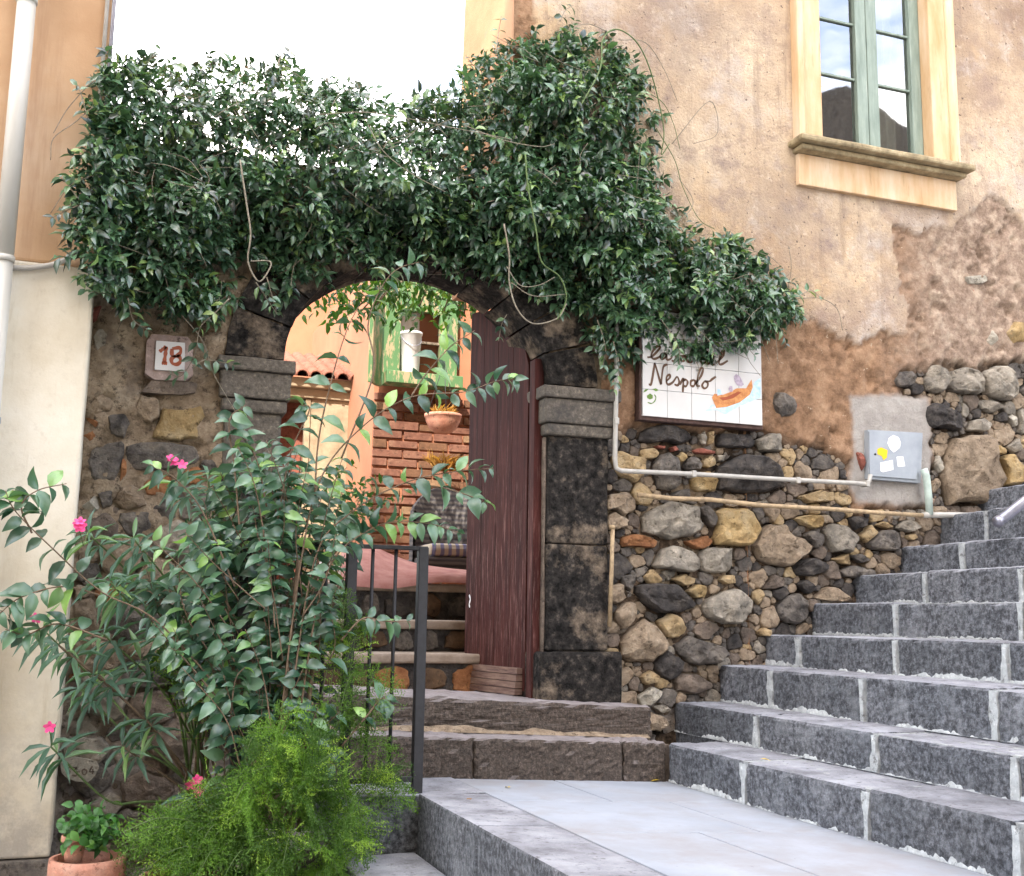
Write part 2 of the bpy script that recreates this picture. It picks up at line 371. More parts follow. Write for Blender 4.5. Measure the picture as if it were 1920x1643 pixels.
def zp(x): return .868+.045*(2.57-x)          # the platform falls slightly towards the stair
kx0, kx1 = 1.245, 1.535
pav = tag(mk('platform_pavement', [(kx1, -4.6, 0), (2.75, -4.6, 0), (2.75, -.30, 0), (kx1, -.30, 0), (kx1, -4.6, zp(kx1)-.012), (2.75, -4.6, zp(2.75)-.012), (2.75, -.30, zp(2.75)-.012), (kx1, -.30, zp(kx1)-.012)],
     [(3, 2, 1, 0), (4, 5, 6, 7), (0, 1, 5, 4), (1, 2, 6, 5), (2, 3, 7, 6), (3, 0, 4, 7)], M['G2']), kind='structure')
rng = random.Random(4)
ys = [-.40, -1.06, -1.74, -2.5, -3.3, -4.55]
def slab(x0, x1, y0, y1, mat=None, t=.05, up=0.0, gap=.0035, nm='paving_slab', par=None):
    x0 += gap; x1 -= gap; y0 += gap; y1 -= gap
    return hexa(nm, [(x0, y0, zp(x0)-t), (x1, y0, zp(x1)-t), (x1, y1, zp(x1)-t), (x0, y1, zp(x0)-t), (x0, y0, zp(x0)+up), (x1, y0, zp(x1)+up), (x1, y1, zp(x1)+up), (x0, y1, zp(x0)+up)], mat or M['paving'], par or pav, bevel=.003)
for i in range(5):
    xs = [kx1, 2.0+.25*(i % 2), 2.60]
    for j in range(2): slab(xs[j], xs[j+1], ys[i+1], ys[i], up=rng.uniform(-.0008, .0008))
# kerb of the platform and the treads that step down from it
kerb = thing('kerb', 'grey basalt kerb edging the pale platform beside the railing', 'kerb', (kx0, -2.5, 0))
ks = [-.90, -1.62, -2.42, -3.3, -4.6]
for i in range(4):
    y1, y0 = ks[i]-.004, ks[i+1]+.004
    hexa('kerb_stone', [(kx0, y0, .5), (kx1-.004, y0, .5), (kx1-.004, y1, .5), (kx0, y1, .5), (kx0, y0, zp(kx0)+.003), (kx1-.004, y0, zp(kx1)+.002), (kx1-.004, y1, zp(kx1)+.002), (kx0, y1, zp(kx0)+.003)],
         M['step'], kerb, bevel=.01, cuts=5, amp=.003, seed=i)
box('mortar_bed', (kx0+.01, -4.6, 0), (kx1-.01, -.9, zp(kx0)-.02), M['mortar'], kerb, bevel=0)
low = thing('lower_steps', 'grey basalt steps going down beside the kerb and under the plants', 'steps', (.6, -2.5, 0))
for i, (x0, x1, z) in enumerate([(.93, 1.235, .715), (.6, .925, .54), (.27, .595, .365), (-.06, .265, .19)]):
    for j in range(4):
        ya = -.92-.95*j
        box('step_block', (x0, ya-.944, 0), (x1, ya, z-.004*j), M['step'], low, bevel=.01, cuts=3, amp=.003, seed=i*5+j)
# landing between the railing and the old step, and its front face
land = thing('landing', 'narrow stone landing behind the black railing', 'landing', (1.1, -.6, 0))
box('landing_slab', (.93, -.895, .5), (kx1-.01, -.44, .922), M['step'], land, bevel=.008, cuts=4, amp=.002)
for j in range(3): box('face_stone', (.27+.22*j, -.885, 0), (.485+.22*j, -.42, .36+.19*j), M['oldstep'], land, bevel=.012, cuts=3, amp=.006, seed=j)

M['lime'] = mottled('white_lime', (.26, .275, .28), (.52, .55, .555), 22, rand=0)
# ------------------------------------------------------------------ the stair along the house
SX = [2.571, 2.866, 3.125, 3.408, 3.705, 3.994, 4.313, 4.597, 4.90, 5.19, 5.48, 5.77, 6.06]
SZ = [1.043, 1.192, 1.378, 1.541, 1.710, 1.874, 2.043, 2.238, 2.40, 2.565, 2.73, 2.895, 3.06]
JT = [[(1395, 1445), (1626, 1520)], [(1418, 1350), (1640, 1405), (1905, 1470)], [(1445, 1275), (1617, 1290), (1865, 1325)], [(1497, 1215), (1678, 1220), (1885, 1235)],
      [(1680, 1165), (1915, 1165)], [(1735, 1100), (1917, 1095)], [(1805, 1040)], [(1850, 985)]]
stair = thing('stone_stair', 'broad dark basalt stair with pale mortar joints climbing beside the rubble wall', 'stairs', (3.7, -2.2, 0))
YB = -4.4; rr = random.Random(3)
for i, (x, z) in enumerate(zip(SX, SZ)):
    zb = (SZ[i-1] if i else .86); dep = (SX[i+1]-x if i+1 < len(SX) else .29)+.03
    y_top = -.452 if i == 0 else .10
    cuts_ = [y_top]+[PX(a, b, x)[1] for a, b in (JT[i] if i < len(JT) else [])]
    while cuts_[-1] > YB+1.0: cuts_.append(cuts_[-1]-rr.uniform(.62, .9))
    cuts_.append(YB)
    gap = .012 if i < 4 else .009
    for j in range(len(cuts_)-1):
        y1, y0 = cuts_[j]-(gap if j else 0), cuts_[j+1]+gap
        if y1-y0 < .05: continue
        dz = rr.uniform(-.005, .004); dx = rr.uniform(-.004, .004)
        hexa('step_block', [(x+dx, y0, zb-.06), (x+dep, y0, zb-.06), (x+dep, y1, zb-.06), (x+dx, y1, zb-.06), (x+dx, y0, z+dz), (x+dep, y0, z+dz), (x+dep, y1, z+dz), (x+dx, y1, z+dz)],
             M['step'], stair, bevel=.016, cuts=13, amp=.0065, seed=i*20+j, freq=42)
    box('mortar_joint', (x+.009, YB, zb-.08), (x+dep-.01, y_top-.004, z-.006), M['mortar'], stair, bevel=0)
    # lime squeezed out of the upright joints
    for yj in cuts_[1:-1]:
        L = np.arange(zb+.002, z-.006, .008); hw = .010+.034*np.clip(fbm(np.stack([L*14, L*0+i, L*0+yj*3], 1), 3, 5)-.40, 0, 1)*(1.2 if i < 4 else .7); m = len(L)
        if m < 3: continue
        cy = yj+.012*(fbm(np.stack([L*9, L*0, L*0+yj], 1), 2, 3)-.5)
        mk('joint_lime', [(x-.0078, c_-h, z_) for c_, h, z_ in zip(cy, hw, L)]+[(x-.0085, c_+h, z_) for c_, h, z_ in zip(cy, hw, L)]+[(x+.02, c_-h*1.0, z_) for c_, h, z_ in zip(cy, hw, L)]+[(x+.02, c_+h, z_) for c_, h, z_ in zip(cy, hw, L)], [(k, m+k, m+k+1, k+1) for k in range(m-1)]+[(k, k+1, 2*m+k+1, 2*m+k) for k in range(m-1)]+[(m+k+1, m+k, 3*m+k, 3*m+k+1) for k in range(m-1)], M['lime'], stair)
    # ragged smear of lime along the foot of the riser
    L = np.arange(YB, y_top-.01, .007); hgt = -.006+.07*np.clip(fbm(np.stack([L*5, L*0+i*3.3, L*0], 1), 5, 5, .65)-.42, 0, 1)*2.0*(1 if i < 4 else .6)+.012*fbm(np.stack([L*60, L*0+i, L*0], 1), 2, 9)
    zf = zb+(.0 if i else zp(x)-.86)
    hgt = np.clip(hgt*.8+.022*(fbm(np.stack([L*90, L*0+i, L*0], 1), 3, 19)-.5), -.004, .07)
    Vv = [(x-.0055, y, zf+.001) for y, h in zip(L, hgt)]+[(x-.0045, y, zf+max(.001, h)) for y, h in zip(L, hgt)]+[(x+.03, y, zf+max(.001, h)-.002) for y, h in zip(L, hgt)]
    m = len(L); Ff = [(k+1, k, m+k, m+k+1) for k in range(m-1)]+[(m+k+1, m+k, 2*m+k, 2*m+k+1) for k in range(m-1)]
    mk('mortar_smear', Vv, Ff, M['lime'] if i < 4 else M['mortar'], stair, True)
box('stair_core', (2.75, YB+.05, 0), (2.96, .05, .95), M['mortar'], stair, bevel=0)
# old step and threshold in front of the gate
front = thing('entrance_step', 'rough brown basalt step running across the foot of the gateway', 'step', (1.7, -.3, .8))
def tilt(z, x): return z+.045*(2.571-x)
for a, b, sd in ((.93, 1.62, 1), (1.628, 2.34, 2), (2.348, 2.566, 3)):
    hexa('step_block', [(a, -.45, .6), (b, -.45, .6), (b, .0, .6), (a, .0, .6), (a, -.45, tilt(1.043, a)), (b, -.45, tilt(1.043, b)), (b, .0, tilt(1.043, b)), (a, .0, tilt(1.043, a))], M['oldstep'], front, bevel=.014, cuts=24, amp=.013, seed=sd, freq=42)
box('mortar_bed', (.95, -.425, .6), (2.60, -.02, 1.03), M['G2'], front, bevel=0)
thr = thing('threshold_stone', 'worn black threshold stone with a pale chip under the wooden door', 'threshold', (1.8, 0, 1.0))
def t2(z, x): return z+.05*(2.61-x)
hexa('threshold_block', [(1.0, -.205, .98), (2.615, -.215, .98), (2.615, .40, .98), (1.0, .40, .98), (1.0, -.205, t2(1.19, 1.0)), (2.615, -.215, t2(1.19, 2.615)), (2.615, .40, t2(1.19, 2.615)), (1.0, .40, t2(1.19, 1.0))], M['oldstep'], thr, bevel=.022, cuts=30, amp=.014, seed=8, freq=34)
c = PY(905, 1335, -.225)
pl = [(-.05, -.085), (.05, -.08), (.055, -.02), (.03, .0), (.035, .05), (-.005, .06), (-.02, .01), (-.055, -.03)]
pass
L = np.arange(1.0, 2.6, .02); hh = .015+.05*np.clip(fbm(np.stack([L*9, L*0, L*0], 1), 4, 3)-.35, 0, 1)
Vv = [(x, -.26-.02*h, tilt(1.043, x)+.003) for x, h in zip(L, hh)]+[(x, -.226, tilt(1.043, x)+h) for x, h in zip(L, hh)]; m = len(L)
mk('mortar_smear', Vv, [(k, k+1, m+k+1, m+k) for k in range(m-1)], M['T2'], thr, True)

# ------------------------------------------------------------------ stones in a wall
def stone_vf(poly, depth, seed, back=.03, y0=0.0):
    """a lumpy stone from its outline (XZ), standing proud of the plane y0 by depth"""
    rs = np.random.RandomState(seed); poly = np.asarray(poly, float)
    a = .5*np.sum(poly[:, 0]*np.roll(poly[:, 1], -1)-np.roll(poly[:, 0], -1)*poly[:, 1])
    if a < 0: poly = poly[::-1]
    q = []
    for i in range(len(poly)):
        p0, p1 = poly[i], poly[(i+1) % len(poly)]; q += [.94*p0+.06*p1, .5*p0+.5*p1+rs.normal(0, .035, 2)*np.linalg.norm(p1-p0), .06*p0+.94*p1]
    q = np.array(q); m = 24
    seg = np.linalg.norm(np.roll(q, -1, 0)-q, axis=1); cum = np.concatenate([[0], np.cumsum(seg)]); per = cum[-1]
    t = np.linspace(0, per, m, endpoint=False); qq = np.vstack([q, q[:1]])
    o = np.stack([np.interp(t, cum, qq[:, 0]), np.interp(t, cum, qq[:, 1])], 1)
    c = o.mean(0); size = per/6.28
    o = c+(o-c)*(1+.13*(rs.rand(m, 1)-.5))
    tl = rs.uniform(-.35, .35, 2); V = []
    prof = [(1.0, back), (1.0, -.42), (.955, -.78), (.86, -1.0), (.72, -1.0), (.55, -1.0), (.37, -1.0), (.2, -1.0), (.07, -1.0)]
    gk = rs.uniform(0, 6.283)+np.array([0, 2.1, 4.2])+rs.uniform(-.5, .5, 3); gm = rs.uniform(.25, .75, 3); g0 = rs.uniform(.95, 1.3, 3)
    for s_, yy in prof:
        p = c+(o-c)*s_
        nn = fbm(np.stack([p[:, 0]*24, p[:, 1]*24, np.full(m, seed*1.3)], 1), 4, 2, .6)-.5
        fac = np.min([g0[k]+gm[k]*(math.cos(gk[k])*(p[:, 0]-c[0])+math.sin(gk[k])*(p[:, 1]-c[1]))/size for k in range(3)], axis=0)
        ydep = np.full(m, y0+yy) if yy > 0 else y0+yy*depth*np.clip(fac, .3, 1.5)-(nn*depth*.85)*(s_ < .99)
        V += [(x, y, z) for (x, z), y in zip(p, ydep)]
    F = []
    for k in range(len(prof)-1):
        for i in range(m): j = (i+1) % m; F.append((k*m+i, k*m+j, (k+1)*m+j, (k+1)*m+i))
    F.append(tuple((len(prof)-1)*m+i for i in range(m))); return V, F
def zoomed(origin, scale, pts): return [(origin[0]+a*scale, origin[1]+b*scale) for a, b in pts]
class Packer:
    """fills what the traced stones leave free"""
    def __init__(s, x0, x1, z0, z1, res=.006):
        s.x0, s.z0, s.res = x0, z0, res; s.nx, s.nz = int((x1-x0)/res), int((z1-z0)/res)
        X, Z = np.meshgrid(x0+(np.arange(s.nx)+.5)*res, z0+(np.arange(s.nz)+.5)*res, indexing='ij'); s.X, s.Z = X, Z; s.free = np.zeros((s.nx, s.nz), bool); s.lab = np.full((s.nx, s.nz), -1)
    def region(s, poly): s.free |= in_poly(s.X, s.Z, poly)
    def block(s, poly, grow=1.04):
        c = poly.mean(0); s.free &= ~in_poly(s.X, s.Z, c+(poly-c)*grow)
    def fill(s, sizes, rs):
        out = []
        for r_, tries in sizes:
            for _ in range(tries):
                ix, iz = rs.randint(s.nx), rs.randint(s.nz)
                if not s.free[ix, iz]: continue
                cx, cz = s.x0+ix*s.res, s.z0+iz*s.res; asp = rs.uniform(1.0, 1.75); an = rs.normal(0, .22); n = rs.randint(6, 9)
                th = np.sort(np.linspace(0, 6.283, n, endpoint=False)+rs.uniform(-.3, .3, n)); rd = r_*rs.uniform(.82, 1.12, n)
                p = np.stack([rd*np.cos(th)*asp**.5, rd*np.sin(th)/asp**.5], 1); p = p@np.array([[math.cos(an), math.sin(an)], [-math.sin(an), math.cos(an)]])+[cx, cz]
                k = int(r_*1.9/s.res)+2; a0, a1, b0, b1 = max(ix-k, 0), ix+k, max(iz-k, 0), iz+k
                sub = in_poly(s.X[a0:a1, b0:b1], s.Z[a0:a1, b0:b1], p)
                if sub.sum() < 4: continue
                if (s.free[a0:a1, b0:b1][sub]).mean() < .97: continue
                s.free[a0:a1, b0:b1][sub] = False; s.lab[a0:a1, b0:b1][sub] = len(out); out.append((p, r_))
        return out
    def grow(s, stones, rs, gap=.004, most=1.9, K=13):
        """let every stone spread until it meets its neighbours"""
        res = []
        for i, (p, r_) in enumerate(stones):
            c = p.mean(0); rad = []; an = np.linspace(0, 6.283, K, endpoint=False)+rs.uniform(-.12, .12, K)+rs.rand()*.4
            for t in an:
                d = r_*.5; dx, dz = math.cos(t), math.sin(t)
                while d < r_*most:
                    ix, iz = int((c[0]+dx*d-s.x0)/s.res), int((c[1]+dz*d-s.z0)/s.res)
                    if not (0 <= ix < s.nx and 0 <= iz < s.nz) or not (s.free[ix, iz] or s.lab[ix, iz] == i): break
                    d += s.res*.6
                rad.append(max(r_*.35, d-gap)*rs.uniform(.9, 1.0))
            rad = np.array(rad); rad = .7*rad+.15*np.roll(rad, 1)+.15*np.roll(rad, -1)
            q = np.stack([c[0]+rad*np.cos(an), c[1]+rad*np.sin(an)], 1)
            k = int(r_*(most+.4)/s.res)+2; ix, iz = int((c[0]-s.x0)/s.res), int((c[1]-s.z0)/s.res); a0, a1, b0, b1 = max(ix-k, 0), ix+k, max(iz-k, 0), iz+k
            sub = in_poly(s.X[a0:a1, b0:b1], s.Z[a0:a1, b0:b1], q) & s.free[a0:a1, b0:b1]; s.free[a0:a1, b0:b1][sub] = False; s.lab[a0:a1, b0:b1][sub] = i
            res.append((q, r_))
        return res

# ------------------------------------------------------------------ the house beside the gate: wall sheet with its layers of render
HX0, HX1, HZ0, HZ1, STEP = 1.90, 7.2, .80, 6.6, .0175
house = thing('plaster_house', 'old house with flaking tan plaster over exposed rubble masonry', 'house', (4.4, .4, 0))
win = dict(x0=3.80, x1=4.735, z0=4.385, z1=6.45)
xs = np.arange(HX0, HX1, STEP); zs = np.arange(HZ0, HZ1, STEP); X, Z = np.meshgrid(xs, zs, indexing='ij')
P3 = np.stack([X, Z, np.zeros_like(X)], -1)
wob = (fbm(P3*9, 6, 31, .68)-.5)*.24; wob2 = (fbm(P3*9, 6, 77, .68)-.5)*.24
plaster_low = XZ([(1000, -400), (1000, 560), (1190, 600), (1430, 604), (1500, 600), (1540, 622), (1600, 642), (1650, 625), (1700, 628), (1690, 560), (1672, 500), (1673, 425), (1709, 445), (1731, 424), (1764, 436), (1819, 394), (1841, 376), (1873, 383), (1925, 430), (2050, 470), (2400, 500), (2400, -400)])
rubble = XZ([(1110, 1420), (1120, 812), (1200, 800), (1300, 806), (1430, 808), (1450, 820), (1520, 838), (1565, 850), (1590, 872), (1600, 955), (1748, 955), (1745, 745), (1690, 738), (1682, 706), (1740, 692), (1800, 690), (1930, 676), (2100, 700), (2300, 720), (2300, 1400)])
patch = XZ([(1592, 745), (1640, 738), (1735, 745), (1742, 800), (1745, 925), (1740, 948), (1690, 950), (1605, 940), (1590, 905), (1600, 830)])
sp = sdf(X+wob*.55, Z+wob2*.75, plaster_low); sr = sdf(X+wob*.8, Z+wob2*.8, rubble); sg = sdf(X+wob*.25, Z+wob2*.25, patch)
ss = lambda v, w: np.clip(v/w+.5, 0, 1)
wp = ss(sp, .012); wr = ss(sr, .05)*(1-wp); wg = ss(sg, .03)
fine = fbm(P3*38, 4, 12); coarse = fbm(P3*7, 4, 3); med = fbm(P3*16, 4, 51)
h_pl = .031+.010*(coarse-.5)+.002*(fine-.5)
h_br = .016+.016*(med-.5)+.034*(fbm(P3*30, 5, 12, .65)-.5)
pit = np.clip(.40-fbm(P3*8, 6, 90, .68), 0, 1)*.22; h_br = h_br-pit
h_ru = -.030+.07*(med-.5)+.05*(fbm(P3*30, 5, 12, .65)-.5)
H = h_br*(1-wr)+h_ru*wr; H = H*(1-wg)+(.012+.01*(med-.5)+.006*(fine-.5))*wg; H = H*(1-wp)+h_pl*wp
nx, nz = X.shape; idx = np.arange(nx*nz).reshape(nx, nz)
gatecut = (X[1:, 1:] < 2.435) & (Z[1:, 1:] < 3.70)
hole = gatecut | (X[:-1, :-1] > win['x0']-.02) & (X[1:, 1:] < win['x1']+.02+STEP) & (Z[:-1, :-1] > win['z0']-.02) & (Z[1:, 1:] < win['z1']+.02)
q = np.stack([idx[:-1, :-1], idx[1:, :-1], idx[1:, 1:], idx[:-1, 1:]], -1)[~hole]
wall = mk('wall', np.stack([X, -H, Z], -1).reshape(-1, 3), q.reshape(-1, 4), None, house, True)
add_attr(wall, 'plaster', wp.ravel()); add_attr(wall, 'rubble', wr.ravel()); add_attr(wall, 'patch', wg.ravel())
g = G('house_wall_layers')
a, b = g.noise(1.3, 6, .62), g.noise(4.5, 6, .68, seed=2.2)
pl = g.ramp(a, [(.3, (.28, .195, .135)), (.5, (.46, .345, .235)), (.68, (.59, .47, .335))])
pl = g.mix(g.math('MULTIPLY', g.step(b, .53, .7), .85), pl, (.24, .18, .16))
pl = g.mix(g.math('MULTIPLY', g.step(g.noise(1.7, 6, .7, seed=33), .5, .68), .75), pl, (.30, .215, .175))                                    # soot
pl = g.mix(g.step(g.noise(2.0, 5, .7, seed=5.5), .52, .7), pl, (.52, .46, .41))          # washed pale patches
streak = g.noise(3.2, 5, .7, stretch=(5, 1, .35), seed=8)
pl = g.mix(g.math('MULTIPLY', g.step(streak, .55, .7), .6), pl, (.24, .175, .13))
pl = g.mix(g.math('MULTIPLY', g.step(g.noise(.9, 7, .72, seed=71), .46, .6), .75), pl, (.30, .235, .185))
pl = g.mix(g.step(g.noise(1.1, 5, .7, seed=14), .55, .72), pl, g.mix(.5, pl, (.6, .38, .17)))
pl = g.mix(g.math('MULTIPLY', g.step(g.noise(14, 6, .8, seed=41), .52, .6), .45), pl, (.3, .22, .165))
pl = g.mix(g.math('MULTIPLY', g.step(g.noise(11, 7, .8, seed=61), .56, .66), .5), pl, (.7, .58, .45))
pl = g.mix(g.step(g.noise(42, 3, .6, seed=6), .67, .7), pl, (.13, .095, .075))            # pits
o_ = g.xyz()
br = g.ramp(g.noise(9, 6, .75, seed=3), [(.33, (.13, .075, .042)), (.5, (.28, .165, .095)), (.68, (.42, .27, .165))])
pk = g.ramp(g.noise(12, 7, .78, seed=3), [(.33, (.15, .1, .07)), (.5, (.31, .225, .165)), (.66, (.5, .4, .30))])
br = g.mix(g.step(o_['X'], -.25, .25), br, pk)
br = g.mix(g.step(g.noise(26, 4, .7, seed=17), .66, .72), br, (.55, .45, .33))
br = g.mix(g.step(g.noise(15, 4, .7, seed=27), .70, .74), br, (.36, .13, .075))
ru = g.ramp(g.noise(9, 6, .75, seed=1), [(.40, (.010, .0075, .0055)), (.54, (.085, .058, .038)), (.7, (.28, .20, .135))])  # mortar goes near black: shade of the deep gaps put into colour
gp = g.ramp(g.noise(9, 6, .65, seed=21), [(.3, (.27, .245, .22)), (.7, (.42, .39, .35))])
col = g.mix(g.attr('rubble'), br, ru); col = g.mix(g.attr('patch'), col, gp); col = g.mix(g.attr('plaster'), col, pl)
M['house'] = g.out(col, .92, g.mix(g.attr('plaster'), g.noise(34, 7, .78), g.noise(60, 6, .7)), .8, .016, .2); wall.data.materials.append(M['house'])
g = G('house_plaster_plain'); a = g.noise(1.3, 6, .62); b = g.noise(4.5, 6, .68, seed=2.2)
pl = g.ramp(a, [(.28, (.30, .16, .09)), (.5, (.44, .245, .14)), (.7, (.52, .31, .18))]); pl = g.mix(g.step(b, .6, .8), pl, (.3, .2, .14))
M['plaster_side'] = g.out(pl, .92, g.noise(60, 6, .7), .4, .006, .2)
# body behind the sheet: a shallow wing at the gate, the deep block farther along
def shell(nm, x0, x1, y0, y1, z1, par, mat):
    return mk(nm, [(x0, y0, 0), (x1, y0, 0), (x1, y1, 0), (x0, y1, 0), (x0, y0, z1), (x1, y0, z1), (x1, y1, z1), (x0, y1, z1)], [(4, 5, 6, 7), (1, 2, 6, 5), (2, 3, 7, 6), (3, 0, 4, 7)], mat, par)
shell('body', 3.3, 12.0, .001, 1.2, 9.5, house, M['plaster_side'])
mk('outer_wall', [(7.19, -.03, 0), (12, -.03, 0), (12, -.03, 9.5), (7.19, -.03, 9.5)], [(0, 1, 2, 3)], M['plaster_side'], house)
mk('upper_wall', [(1.885, -.03, 6.585), (7.19, -.03, 6.585), (7.19, -.03, 9.5), (1.885, -.03, 9.5)], [(0, 1, 2, 3)], M['plaster_side'], house)
# side wing seen edge-on above the gate; its back edge leans a little
cz = 9.5
mk('side_wall', [(1.90, -.034, 3.4), (1.90, -.034, cz), (1.93, .66, cz), (1.83, .74, 3.4), (3.4, .66, cz), (3.4, .74, 3.4)], [(0, 1, 2, 3), (3, 2, 4, 5), (1, 4, 2), (0, 3, 5)], M['plaster_side'], house)
